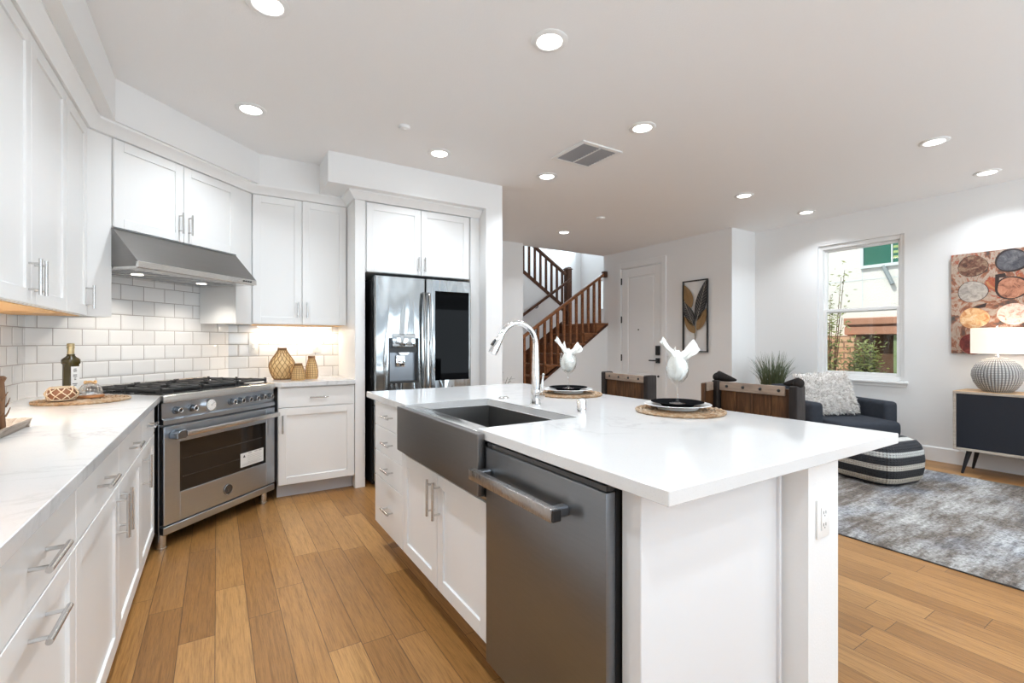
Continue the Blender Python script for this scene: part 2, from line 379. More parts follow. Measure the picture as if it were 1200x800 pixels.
# ------------------------------------------------------------------ mesh helpers
class MB:
    def __init__(s): s.bm = bmesh.new()
    def box(s, x0, x1, y0, y1, z0, z1, bev=0.0, seg=2):
        if x0 > x1: x0, x1 = x1, x0
        if y0 > y1: y0, y1 = y1, y0
        if z0 > z1: z0, z1 = z1, z0
        r = bmesh.ops.create_cube(s.bm, size=1.0)
        vs = r['verts']
        for v in vs:
            v.co = Vector(((x0 + x1) / 2 + v.co.x * (x1 - x0), (y0 + y1) / 2 + v.co.y * (y1 - y0), (z0 + z1) / 2 + v.co.z * (z1 - z0)))
        if bev > 0:
            es = list({e for v in vs for e in v.link_edges})
            bmesh.ops.bevel(s.bm, geom=es, offset=min(bev, 0.49 * min(x1 - x0, y1 - y0, z1 - z0)), segments=seg, affect='EDGES', profile=0.6)
        return s
    def rings(s, rings, closed=True, cap0=True, cap1=True, loop=False):
        vr = [[s.bm.verts.new(p) for p in r] for r in rings]
        n = len(vr[0])
        m = len(vr)
        for i in range(m if loop else m - 1):
            a, b = vr[i], vr[(i + 1) % m]
            for j in range(n if closed else n - 1):
                k = (j + 1) % n
                if a[j] is b[j]: continue
                s.bm.faces.new((a[j], a[k], b[k], b[j]))
        if not loop and closed:
            if cap0: s.bm.faces.new(list(reversed(vr[0])))
            if cap1: s.bm.faces.new(vr[-1])
        return s
    def tube(s, pts, r, n=8, loop=False):
        pts = [Vector(p) for p in pts]
        m = len(pts)
        rs = r if isinstance(r, (list, tuple)) else [r] * m
        rings = []; up = None
        for i, p in enumerate(pts):
            if loop: d = pts[(i + 1) % m] - pts[i - 1]
            else: d = pts[min(i + 1, m - 1)] - pts[max(i - 1, 0)]
            d.normalize()
            if up is None:
                up = Vector((0, 0, 1)) if abs(d.z) < 0.9 else Vector((1, 0, 0))
            a = d.cross(up)
            if a.length < 1e-6: a = d.orthogonal()
            a.normalize(); b = a.cross(d).normalized(); up = b
            rings.append([p + (a * cos(2 * pi * k / n) + b * sin(2 * pi * k / n)) * rs[i] for k in range(n)])
        return s.rings(rings, loop=loop)
    def cyl(s, p0, p1, r0, r1=None, n=16):
        return s.tube([p0, p1], [r0, r0 if r1 is None else r1], n)
    def lathe(s, prof, n=32, c=(0, 0, 0), cap=True, sq=None, flat=1.0):
        rings = []
        for r, z in prof:
            ring = []
            for k in range(n):
                a = 2 * pi * k / n
                rr = max(r, 1e-4)
                if sq:
                    rr = rr / ((abs(cos(a)) ** sq + abs(sin(a)) ** sq) ** (1.0 / sq))
                ring.append((c[0] + rr * cos(a), c[1] + rr * sin(a) * flat, c[2] + z))
            rings.append(ring)
        return s.rings(rings, cap0=cap, cap1=cap)
    def prism(s, poly, axis, a0, a1, bev=0.0):
        def mk(p, a):
            return {'x': (a, p[0], p[1]), 'y': (p[0], a, p[1]), 'z': (p[0], p[1], a)}[axis]
        v0 = [s.bm.verts.new(mk(p, a0)) for p in poly]; v1 = [s.bm.verts.new(mk(p, a1)) for p in poly]
        n = len(poly); fs = []
        fs.append(s.bm.faces.new(list(reversed(v0)))); fs.append(s.bm.faces.new(v1))
        for i in range(n):
            j = (i + 1) % n
            fs.append(s.bm.faces.new((v0[i], v0[j], v1[j], v1[i])))
        if bev:
            es = list({e for f in fs for e in f.edges})
            bmesh.ops.bevel(s.bm, geom=es, offset=bev, segments=1, affect='EDGES')
        return s
    def sweep(s, path, prof):      # prof: (outward, z) polygon swept along a 2D path with mitres; outward = right of travel
        m = len(path); rings = []
        for i, p in enumerate(path):
            p = Vector(p)
            def nrm(a, b):
                d = (Vector(b) - Vector(a)).normalized(); return Vector((d.y, -d.x))
            if i == 0: o = nrm(path[0], path[1])
            elif i == m - 1: o = nrm(path[-2], path[-1])
            else:
                n1, n2 = nrm(path[i - 1], path[i]), nrm(path[i], path[i + 1])
                o = (n1 + n2) / (1 + n1.dot(n2))
            rings.append([(p.x + o.x * q[0], p.y + o.y * q[0], q[1]) for q in prof])
        return s.rings(rings)
    def surf(s, f, nu, nv, thick=0.0):
        g = [[s.bm.verts.new(f(i / nu, j / nv)) for j in range(nv + 1)] for i in range(nu + 1)]
        for i in range(nu):
            for j in range(nv):
                s.bm.faces.new((g[i][j], g[i + 1][j], g[i + 1][j + 1], g[i][j + 1]))
        return s
    def blob(s, c, r, nu=16, nv=10, e=1.0):
        rings = []
        for j in range(1, nv):
            t = pi * j / nv - pi / 2
            def sp(x): return math.copysign(abs(x) ** e, x)
            rings.append([(c[0] + r[0] * sp(cos(t)) * sp(cos(2 * pi * k / nu)), c[1] + r[1] * sp(cos(t)) * sp(sin(2 * pi * k / nu)), c[2] + r[2] * sp(sin(t))) for k in range(nu)])
        return s.rings(rings)
    def xf(s, mat, start=0):
        for v in list(s.bm.verts)[start:]: v.co = mat @ v.co
        return s
    def build(s, name, mat, parent=None, smooth=True, label=None, loc=None, ang=35, solid=0.0):
        bm = s.bm
        bmesh.ops.recalc_face_normals(bm, faces=bm.faces)
        me = bpy.data.meshes.new(name); bm.to_mesh(me); bm.free()
        if smooth:
            for p in me.polygons: p.use_smooth = True
            me.set_sharp_from_angle(angle=R(ang))
        me.materials.append(M[mat] if isinstance(mat, str) else mat)
        o = bpy.data.objects.new(name, me); COL.objects.link(o)
        if parent: o.parent = parent
        if loc: o.location = loc
        if label: o['label'] = label
        if solid:
            md = o.modifiers.new('solidify', 'SOLIDIFY'); md.thickness = solid
        return o

def thing(name, label, cat, loc=(0, 0, 0), rotz=0.0, group=None):
    o = bpy.data.objects.new(name, None); COL.objects.link(o)
    o.empty_display_size = 0.1
    o.location = loc; o.rotation_euler = (0, 0, R(rotz))
    return tag(o, label, cat, group)
def tag(o, label, cat, group=None):
    o['label'] = label; o['category'] = cat
    if group: o['group'] = group
    return o
def struct(o, label=None):
    o['kind'] = 'structure'
    if label: o['label'] = label
    return o
def dup(root, loc, rotz, label):
    def rec(o, parent):
        c = o.copy(); COL.objects.link(c)
        if parent: c.parent = parent
        for ch in list(o.children): rec(ch, c)
        return c
    r = rec(root, None)
    r.location = loc; r.rotation_euler = (0, 0, R(rotz)); r['label'] = label
    return r
def text(name, body, size, mat, parent, loc, rot, depth=0.0006, align='CENTER'):
    cu = bpy.data.curves.new(name, 'FONT'); cu.body = body; cu.size = size; cu.extrude = depth
    cu.align_x = align; cu.align_y = 'CENTER'
    cu.materials.append(M[mat]); tmp = bpy.data.objects.new(name, cu); COL.objects.link(tmp)
    bpy.context.view_layer.update()
    me = bpy.data.meshes.new_from_object(tmp.evaluated_get(bpy.context.evaluated_depsgraph_get()))
    bpy.data.objects.remove(tmp); bpy.data.curves.remove(cu)
    me.name = name; o = bpy.data.objects.new(name, me); COL.objects.link(o)
    o.parent = parent; o.location = loc; o.rotation_euler = rot
    return o

Q = sqrt(0.5)
def sc2(s, c): return ((s - c) * Q, (s + c) * Q)      # along / across the diagonal corner -> x, y

CEIL = 2.745
WL, WB, CW = -0.92, 4.70, 3.265                        # left wall x, back wall y, diagonal wall distance
CORN_L = (WL, CW / Q + WL)                             # wall corner left / diagonal
CORN_B = (WB - CW / Q, WB)

# ------------------------------------------------------------------ the setting
struct(MB().box(-1.1, 6.45, -3.15, 6.2, -0.06, 0.0).build('floor', 'oak_planks', smooth=False))
fl2 = MB().box(2.0, 7.2, 6.2, 8.4, -0.06, -0.001).build('floor_stairwell', 'oak_planks', smooth=False); struct(fl2)
struct(MB().prism([(-1.1, -3.15), (6.45, -3.15), (6.45, 6.16), (-1.1, 6.16)], 'z', CEIL, CEIL + 0.12).build('ceiling', 'ceiling_paint', smooth=False))
struct(MB().prism([(-1.07, -3.15), (WL, -3.15), CORN_L, (-1.07, CORN_L[1])], 'z', 0, CEIL).build('wall_left', 'wall_paint', smooth=False))
struct(MB().prism([CORN_L, CORN_B, (CORN_B[0], 4.85), (-1.07, 4.85), (-1.07, CORN_L[1])], 'z', 0, CEIL).build('wall_corner', 'wall_paint', smooth=False))
struct(MB().prism([CORN_B, (2.17, WB), (2.17, 4.85), (CORN_B[0], 4.85)], 'z', 0, CEIL).build('wall_back', 'wall_paint', smooth=False))
struct(MB().box(2.17, 2.35, 3.92, 4.85, 0, 2.50).box(0.745, 2.35, 3.92, 4.699, 2.50, CEIL).build('wall_fridge', 'wall_paint', smooth=False))
struct(MB().box(-1.07, 3.98, 6.02, 6.16, 0, CEIL).build('wall_hall', 'wall_paint', smooth=False))
struct(MB().box(5.77, 5.92, 4.885 - 0.04, 3.72, 0, CEIL).box(5.77, 5.92, 5.72 + 0.04, 6.15, 0, CEIL).box(5.77, 5.92, 4.845, 5.76, 2.48, CEIL).build('wall_entry', 'wall_paint', smooth=False))
struct(MB().box(5.92, 6.45, 3.72, 3.86, 0, CEIL).build('wall_nook', 'wall_paint', smooth=False))
WX = 6.31
wy0, wy1, wz0, wz1 = 2.055, 2.925, 0.80, 2.41
struct(MB().box(WX, 6.45, -3.15, wy0, 0, CEIL).box(WX, 6.45, wy1, 3.72, 0, CEIL).box(WX, 6.45, wy0, wy1, 0, wz0).box(WX, 6.45, wy0, wy1, wz1, CEIL).build('wall_right', 'wall_paint', smooth=False))
# wall behind the camera with a wide glass door opening and a garden window opening
struct(MB().box(-1.07, -0.4, -3.15, -3.0, 0, CEIL).box(2.8, 3.3, -3.15, -3.0, 0, CEIL).box(5.9, 6.45, -3.15, -3.0, 0, CEIL)
       .box(-0.4, 2.8, -3.15, -3.0, 2.4, CEIL).box(3.3, 5.9, -3.15, -3.0, 2.4, CEIL).box(3.3, 5.9, -3.15, -3.0, 0, 0.3).build('wall_rear', 'wall_paint', smooth=False))
# stairwell
SWX = 6.95
ww = (7.44, 7.62, 1.93, 2.56)
struct(MB().box(2.0, SWX + 0.1, 8.15, 8.3, 0, 5.5).build('wall_stairwell_back', 'wall_paint', smooth=False))
struct(MB().box(SWX, SWX + 0.1, 6.15, 8.15, 0, ww[2]).box(SWX, SWX + 0.1, 6.15, ww[0], ww[2], ww[3]).box(SWX, SWX + 0.1, ww[1], 8.15, ww[2], ww[3])
       .box(SWX, SWX + 0.1, 6.15, 8.15, ww[3], 3.2).box(SWX, SWX + 0.1, 6.15, 6.8, 3.2, 5.0).box(SWX, SWX + 0.1, 8.1, 8.15, 3.2, 5.0).box(SWX, SWX + 0.1, 6.15, 8.15, 5.0, 5.5).build('wall_stairwell_right', 'wall_paint', smooth=False))
struct(MB().box(5.92, SWX, 6.05, 6.15, 0, 5.5).box(2.0, 5.92, 6.02, 6.16, CEIL + 0.12, 5.5).build('wall_stairwell_front', 'wall_paint', smooth=False))
struct(MB().box(2.0, 2.1, 6.16, 8.15, 0, 5.5).build('wall_stairwell_left', 'wall_paint', smooth=False))
struct(MB().box(2.0, SWX + 0.1, 6.02, 8.3, 5.5, 5.6).build('ceiling_stairwell', 'ceiling_paint', smooth=False))
# soffit over the wall cabinets
struct(MB().prism([(WL, -3.0), (-0.493, -3.0), (-0.493, 3.497), (0.293, 4.283), (0.745, 4.283), (0.745, WB - 0.001), CORN_B, CORN_L], 'z', 2.50, CEIL - 0.001).build('trim_1', 'wall_paint', smooth=False), 'white painted soffit above the wall cabinets')
# crown moulding between cabinet tops and soffit
cp = [(-0.03, 2.4318), (0.012, 2.4318), (0.016, 2.444), (0.048, 2.476), (0.060, 2.486), (0.060, 2.4995), (-0.03, 2.4995)]
struct(MB().sweep([(-0.612, 0.3), (-0.612, 3.484), (0.241, 4.337), (0.983, 4.337), (0.983, 4.052), (2.169, 4.052)], cp).build('trim_2', 'cabinet_white'), 'white crown moulding along the cabinet tops')
# tiled backsplash, one slab per wall (local x runs along the wall)
def slab(name, loc, rotz, x0, x1, z0, z1):
    o = MB().box(x0, x1, -0.008, 0.0, z0, z1).build(name, 'subway_tile', smooth=False)
    o.location = loc; o.rotation_euler = (0, 0, R(rotz)); return struct(o, 'white subway tile backsplash with grey grout')
slab('wall_backsplash_left', (WL, 0, 0), 90, 0.3, CORN_L[1], 0.915, 1.375)
o = slab('wall_backsplash_corner', (-CW * Q, CW * Q, 0), 45, 1.965, 3.375, 0.915, 1.70)
slab('wall_backsplash_back', (0, WB, 0), 0, CORN_B[0], 0.985, 0.915, 1.375)
# baseboards
bbp = [(0, 0.0), (0.014, 0.0), (0.014, 0.135), (0.009, 0.145), (0, 0.145)]
def baseboard(name, path): struct(MB().sweep(path, bbp).build(name, 'trim_white', smooth=False))
baseboard('baseboard_right', [(WX, 3.72), (WX, -2.9)][::1])
baseboard('baseboard_nook', [(5.77, 3.72), (WX - 0.02, 3.72)])
baseboard('baseboard_entry', [(5.77, 4.76), (5.77, 3.73)])
baseboard('baseboard_stair', [(3.99, 6.05), (5.76, 6.05)])

# window in the right wall
def window_right():
    w = bpy.data.objects.new('window_1', None); COL.objects.link(w); w.location = (WX, (wy0 + wy1) / 2, wz0); struct(w)
    hw = (wy1 - wy0) / 2; h = wz1 - wz0
    def ring(y0, y1, z0, z1, t, x0, x1):
        m = MB().box(x0, x1, y0, y0 + t, z0, z1, 0.003, 1).box(x0, x1, y1 - t, y1, z0, z1, 0.003, 1).box(x0, x1, y0 + t, y1 - t, z0, z0 + t, 0.003, 1).box(x0, x1, y0 + t, y1 - t, z1 - t, z1, 0.003, 1)
        return m
    ring(-hw + .001, hw - .001, 0.001, h - .001, 0.045, 0.03, 0.13).build('window_frame', 'white_plastic', w)
    up = ring(-hw + 0.046, hw - 0.046, 0.785, h - 0.046, 0.032, 0.075, 0.105).build('sash', 'white_plastic', w)
    lo = ring(-hw + 0.046, hw - 0.046, 0.046, 0.83, 0.036, 0.045, 0.074).build('sash', 'white_plastic', w)
    MB().box(0.088, 0.092, -hw + 0.075, hw - 0.075, 0.815, h - 0.076).build('pane', 'window_glass', up, smooth=False)
    MB().box(0.057, 0.061, -hw + 0.08, hw - 0.08, 0.08, 0.796).build('pane', 'window_glass', lo, smooth=False)
    MB().box(0.05, 0.07, -0.03, 0.03, h - 0.062, h - 0.047, 0.003).build('latch', 'white_plastic', w)
    MB().box(-0.03, 0.03, -hw - 0.035, hw + 0.035, -0.024, -0.001, 0.004).box(-0.012, 0.0, -hw - 0.02, hw + 0.02, -0.06, -0.025, 0.003).build('window_sill', 'trim_white', w)
window_right()
def window_stair():
    w = bpy.data.objects.new('window_2', None); COL.objects.link(w); w.location = (SWX, 7.53, 1.93); struct(w)
    MB().box(0.03, 0.07, -0.089, -0.07, 0.001, 0.629).box(0.03, 0.07, 0.07, 0.089, 0.001, 0.629).box(0.03, 0.07, -0.07, 0.07, 0.001, 0.02).box(0.03, 0.07, -0.07, 0.07, 0.61, 0.629).build('window_frame', 'white_plastic', w, smooth=False)
    MB().box(0.048, 0.052, -0.07, 0.07, 0.02, 0.61).build('pane', 'window_glass', w, smooth=False)
window_stair()

# entry door (local: +y along the wall from the latch side, x into the wall)
def entry_door():
    d = bpy.data.objects.new('door_1', None); COL.objects.link(d); d.location = (5.77, 5.3025, 0); struct(d, 'white panelled entry door with black hardware')
    hw = 0.4175
    m = MB()
    for sy in (-1, 1):
        a, b = sy * (hw + 0.004), sy * (hw + 0.038)
        m.box(0.0, 0.14, a, b, 0, 2.478)
    m.box(0.0, 0.14, -hw - 0.004, hw + 0.004, 2.448, 2.478)
    m.build('jamb', 'trim_white', d, smooth=False)
    m = MB()
    for sy in (-1, 1):
        a, b = sy * (hw + 0.012), sy * (hw + 0.098)
        m.box(-0.016, 0.0, a, b, 0, 2.545, 0.004, 1)
    m.box(-0.016, 0.0, -hw - 0.012, hw + 0.012, 2.458, 2.545, 0.004, 1)
    m.build('casing', 'trim_white', d)
    m = MB()
    st = 0.135
    x0 = 0.008
    m.box(x0, 0.05, -hw, -hw + st, 0.008, 2.44, 0.003, 1).box(x0, 0.05, hw - st, hw, 0.008, 2.44, 0.003, 1)
    m.box(x0, 0.05, -hw + st, hw - st, 2.30, 2.44, 0.003, 1).box(x0, 0.05, -hw + st, hw - st, 0.008, 0.26, 0.003, 1).box(x0, 0.05, -hw + st, hw - st, 0.58, 0.72, 0.003, 1)
    m.build('door_leaf', 'trim_white', d)
    m = MB()
    for z0, z1 in ((0.262, 0.578), (0.722, 2.298)):
        m.box(0.022, 0.045, -hw + st, hw - st, z0, z1)
        m.box(0.014, 0.045, -hw + st + 0.03, hw - st - 0.03, z0 + 0.03, z1 - 0.03, 0.006, 1)
    m.build('door_panel', 'trim_white', d)
    for z in (2.245, 1.607, 0.97, 0.25):
        MB().box(-0.006, 0.012, hw - 0.004, hw + 0.012, z - 0.055, z + 0.055, 0.003).cyl((-0.006, hw + 0.003, z - 0.055), (-0.006, hw + 0.003, z + 0.055), 0.007, n=10).build('hinge', 'matte_black', d)
    MB().box(-0.022, 0.008, -hw + 0.03, -hw + 0.10, 1.03, 1.175, 0.006).cyl((-0.03, -hw + 0.065, 1.07), (-0.022, -hw + 0.065, 1.07), 0.018).build('lock', 'matte_black', d, label='black keypad deadbolt')
    MB().box(-0.016, 0.008, -hw + 0.03, -hw + 0.10, 0.905, 0.985, 0.004).cyl((-0.05, -hw + 0.065, 0.945), (-0.01, -hw + 0.065, 0.945), 0.011).box(-0.06, -0.044, -hw + 0.055, -hw + 0.20, 0.936, 0.956, 0.004).build('door_handle', 'matte_black', d, label='black lever handle')
    MB().cyl((-0.001, 0.05, 1.432), (0.01, 0.05, 1.432), 0.011).build('peephole', 'matte_black', d)
    MB().cyl((-0.006, -hw + 0.06, 0.70), (0.01, -hw + 0.06, 0.70), 0.016).build('door_bumper', 'matte_black', d)
entry_door()

# pony wall under the seating side of the island
struct(MB().box(1.458, 1.638, 0.70, 2.93, 0, 0.879).build('wall_island', 'wall_paint', smooth=False), 'white half wall carrying the island counter overhang')

# ------------------------------------------------------------------ cabinets
def shaker(mb, x0, x1, z0, z1, st=0.058, th=0.02, rec=0.009):
    b = 0.0015
    mb.box(x0, x0 + st, 0, th, z0, z1, b, 1).box(x1 - st, x1, 0, th, z0, z1, b, 1)
    mb.box(x0 + st, x1 - st, 0, th, z0, z0 + st, b, 1).box(x0 + st, x1 - st, 0, th, z1 - st, z1, b, 1)
    mb.box(x0 + st - 0.001, x1 - st + 0.001, rec, th - 0.001, z0 + st - 0.001, z1 - st + 0.001)
    return mb
def pull(parent, x, z, axis, ln=0.16, out=0.034, r=0.0062):
    m = MB(); h = ln / 2; q = h * 0.72
    d = Vector((1, 0, 0)) if axis == 'x' else Vector((0, 0, 1))
    c = Vector((x, -out, z))
    m.cyl(c - d * h, c + d * h, r, n=12)
    for s_ in (-1, 1):
        p = c + d * q * s_
        m.cyl(p, (p.x, 0.0005, p.z), 0.0045, n=8)
    return m.build('handle', 'nickel', parent)
G = 0.0024
def front(cab, kind, x0, x1, z0, z1, h=None, mat='cabinet_white'):
    """kind door / drawer; h = handle (x, z, axis[, length])"""
    m = MB()
    if kind == 'door': shaker(m, x0 + G, x1 - G, z0 + G, z1 - G)
    else: m.box(x0 + G, x1 - G, 0, 0.02, z0 + G, z1 - G, 0.0015, 1)
    o = m.build('drawer_front' if kind == 'drawer' else 'door', mat, cab)
    if h: pull(o, *h)
    return o
def cabinet(name, label, loc, rotz, w, depth, z0, z1, fronts, toe=True, group=None, mat='cabinet_white', under=None, toe_y=0.085):
    c = thing(name, label, 'cabinet', loc, rotz, group)
    MB().box(0.0005, w - 0.0005, 0.0215, depth, z0, z1).build('carcass', mat, c, smooth=False)
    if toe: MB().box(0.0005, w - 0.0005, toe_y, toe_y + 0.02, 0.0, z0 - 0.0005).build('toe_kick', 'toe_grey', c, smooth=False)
    if under: MB().box(0.012, w - 0.012, 0.03, depth - 0.01, z0 - 0.004, z0 - 0.0005).build('underside', under, c, smooth=False)
    for f in fronts: front(c, *f, mat=mat)
    return c
# left run under the long counter: fronts face +x, local x = +y
LX = -0.305
def base_left(label, y0, y1, door_h, door_kind='door', split=0.708, dh=True):
    w = y1 - y0
    return cabinet('base_cabinet', label, (LX, y0, 0), 90, w, 0.612, 0.115, 0.879,
                   [('drawer', 0, w, split, 0.876, (w / 2, (split + 0.876) / 2, 'x', 0.15)), (door_kind, 0, w, 0.117, split, door_h)], group='base cabinets along the left wall')
base_left('white base cabinet at the near end of the left counter, beside the pull-out', 0.40, 1.0, (0.55, 0.60, 'z', 0.16))
base_left('white base cabinet under the left counter with two horizontal pulls', 1.0, 1.612, (0.306, 0.655, 'x', 0.15))
base_left('left counter base cabinet whose door pull is on its right edge', 1.612, 2.23, (0.575, 0.60, 'z', 0.16))
base_left('wide left counter base cabinet whose door pull is on its left edge', 2.23, 2.83, (0.042, 0.60, 'z', 0.16))
base_left('narrow white base cabinet touching the left side of the steel range', 2.83, 3.395, (0.05, 0.60, 'z', 0.16))
# between range and fridge
cabinet('base_cabinet', 'white base cabinet between the steel range and the refrigerator', (0.402, 4.055, 0), 0, 0.580, 0.638, 0.108, 0.879,
        [('drawer', 0, 0.580, 0.714, 0.872, (0.295, 0.79, 'x', 0.14)), ('door', 0, 0.580, 0.110, 0.714, (0.03, 0.59, 'z', 0.14))])
# wall cabinets, left wall
UZ0, UZ1 = 1.375, 2.431
def wall_left_cab(label, y0, y1, fr):
    return cabinet('wall_cabinet', label, (-0.612, y0, 0), 90, y1 - y0, 0.306, UZ0, UZ1, fr, toe=False, group='wall cabinets along the left wall', under='cabinet_wood')
D = 0.505
wall_left_cab('white wall cabinet nearest the camera at the far left edge', 1.03, 2.04, [('door', 0, D, UZ0, UZ1, (D - 0.035, 1.48, 'z', 0.14)), ('door', D, 2 * D, UZ0, UZ1, (D + 0.035, 1.48, 'z', 0.14))])
wall_left_cab('white two-door wall cabinet with paired pulls above the tray on the left counter', 2.042, 3.06, [('door', 0, 0.508, UZ0, UZ1, (0.508 - 0.035, 1.482, 'z', 0.14)), ('door', 0.508, 1.018, UZ0, UZ1, (0.508 + 0.035, 1.482, 'z', 0.14))])
wall_left_cab('narrow white wall cabinet with one pull at the corner left of the hood', 3.062, 3.484, [('door', 0, 0.422, UZ0, UZ1, (0.422 - 0.035, 1.48, 'z', 0.13))])
# corner panels and the cabinet over the hood (diagonal wall)
HX, HY = sc2(2.172, 2.898)
c = thing('wall_cabinet', 'short white two-door wall cabinet above the range hood', 'cabinet', (HX, HY, 0), 45)
MB().box(0.0, 0.915, 0.0215, 0.355, 1.903, UZ1).build('carcass', 'cabinet_white', c, smooth=False)
front(c, 'door', 0.0, 0.4575, 1.905, UZ1, (0.4575 - 0.035, 2.03, 'z', 0.14))
front(c, 'door', 0.4575, 0.915, 1.905, UZ1, (0.4575 + 0.035, 2.03, 'z', 0.14))
o = MB().box(-0.152, -0.0015, 0.012, 0.032, UZ0, UZ1, 0.001, 1).box(-0.026, -0.006, 0.033, 0.352, UZ0, 1.90).build('filler_panel', 'cabinet_white', smooth=False)
o.location = (HX, HY, 0); o.rotation_euler = (0, 0, R(45)); tag(o, 'white corner panel left of the range hood', 'panel')
o = MB().box(0.917, 1.079, 0.012, 0.032, UZ0, UZ1, 0.001, 1).box(0.917, 0.937, 0.033, 0.352, UZ0, UZ1).box(0.936, 1.08, 0.033, 0.20, UZ0, UZ0 + 0.01).build('filler_panel', 'cabinet_white', smooth=False)
o.location = (HX, HY, 0); o.rotation_euler = (0, 0, R(45)); tag(o, 'white corner panel right of the range hood', 'panel')
# back wall
cabinet('wall_cabinet', 'tall white two-door wall cabinet above the wicker vases', (0.243, 4.338, 0), 0, 0.737, 0.354, UZ0 + 0.003, UZ1,
        [('door', 0.002, 0.372, UZ0 + 0.003, UZ1, (0.372 - 0.035, 1.50, 'z', 0.13)), ('door', 0.372, 0.737, UZ0 + 0.003, UZ1, (0.372 + 0.035, 1.50, 'z', 0.13))], toe=False, under='cabinet_wood')
# fridge enclosure
o = MB().box(0.985, 1.068, 4.05, 4.69, 0, UZ1, 0.0015, 1).build('fridge_surround', 'cabinet_white', smooth=False); tag(o, 'tall white panel on the left of the refrigerator', 'panel')
o = MB().box(2.072, 2.168, 4.05, 4.69, 0, UZ1, 0.0015, 1).build('fridge_surround', 'cabinet_white', smooth=False); tag(o, 'tall white panel on the right of the refrigerator', 'panel')
cabinet('wall_cabinet', 'white two-door cabinet above the refrigerator', (1.070, 4.055, 0), 0, 1.0, 0.63, 1.832, UZ1,
        [('door', 0.012, 0.501, 1.832, 2.425, (0.501 - 0.03, 1.93, 'z', 0.13)), ('door', 0.501, 0.99, 1.832, 2.425, (0.501 + 0.03, 1.93, 'z', 0.13))], toe=False)
o = MB().box(1.072, 2.068, 4.60, 4.68, 0.0, 1.83).build('alcove_shade', 'black_gap', smooth=False); tag(o, 'black sheet standing in for shade behind the refrigerator', 'panel')  # black sheet paints the shade in the depth of the recess

# ------------------------------------------------------------------ counters
ct = thing('countertop', 'long white quartz counter along the left wall', 'countertop', (0, 0, 0))
A = sc2(2.217, CW); s0 = 2.217 / Q
MB().prism([(WL + .002, 0.38), (-0.28, 0.38), (-0.28, s0 + 0.28), (A[0] + .002, A[1] - .002), (CORN_L[0] + .002, CORN_L[1] - .002)], 'z', 0.88, 0.915, 0.002).build('slab', 'quartz', ct, smooth=False)
s1 = 3.152 / Q; B = sc2(3.152, CW)
o = MB().prism([(s1 - 4.03, 4.03), (0.983, 4.03), (0.983, WB - .002), (CORN_B[0] + .002, CORN_B[1] - .002), (B[0] + .002, B[1] - .002)], 'z', 0.88, 0.915, 0.002).build('countertop', 'quartz', smooth=False)
tag(o, 'short white quartz counter under the wicker vases', 'countertop')
o = MB().prism([(0.805, 0.662), (1.985, 0.662), (1.985, 3.018), (0.805, 3.018), (0.805, 2.29), (1.277, 2.29), (1.277, 1.515), (0.805, 1.515)], 'z', 0.880, 0.915, 0.002).build('countertop', 'quartz', smooth=False)
tag(o, 'large white quartz island top with a notch for the farmhouse sink', 'countertop')

# ------------------------------------------------------------------ island
IX = 0.815
W1 = 0.5
cabinet('base_cabinet', 'white four-drawer cabinet at the far end of the island', (IX, 2.862, 0), -90, W1, 0.638, 0.145, 0.879,
        [('drawer', 0, W1, 0.735, 0.878, (0.29, 0.812, 'x', 0.13)), ('drawer', 0, W1, 0.585, 0.735, (0.29, 0.662, 'x', 0.13)), ('drawer', 0, W1, 0.434, 0.585, (0.29, 0.513, 'x', 0.13)), ('drawer', 0, W1, 0.148, 0.434, (0.29, 0.293, 'x', 0.13))], mat='island_white', toe_y=0.14)
c = thing('base_cabinet', 'white two-door cabinet under the farmhouse sink', 'cabinet', (IX, 2.36, 0), -90)
MB().box(0.001, 0.902, 0.0215, 0.635, 0.145, 0.165).box(0.001, 0.02, 0.0215, 0.635, 0.166, 0.655).box(0.883, 0.902, 0.0215, 0.635, 0.166, 0.655).box(0.021, 0.882, 0.0215, 0.04, 0.64, 0.672).build('carcass', 'island_white', c, smooth=False)
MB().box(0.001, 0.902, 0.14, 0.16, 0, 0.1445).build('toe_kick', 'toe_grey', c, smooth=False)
front(c, 'door', 0.002, 0.446, 0.148, 0.655, (0.446 - 0.032, 0.545, 'z', 0.16), 'island_white')
front(c, 'door', 0.446, 0.901, 0.148, 0.655, (0.446 + 0.032, 0.545, 'z', 0.16), 'island_white')
MB().box(-0.0, 0.902, 0.001, 0.02, 0.660, 0.672).build('rail', 'steel_rim', c, smooth=False)
e = thing('end_panel', 'white panel closing the near end of the island', 'panel', (0.845, 0.775, 0))
MB().box(0.0, 0.582, 0.0, 0.062, 0.0, 0.879, 0.002, 1).build('panel', 'island_white', e, smooth=False)
MB().box(0.584, 0.597, -0.008, 0.03, 0.0, 0.879, 0.003).box(0.598, 0.612, 0.004, 0.03, 0.0, 0.879, 0.003).build('bead_trim', 'island_white', e)
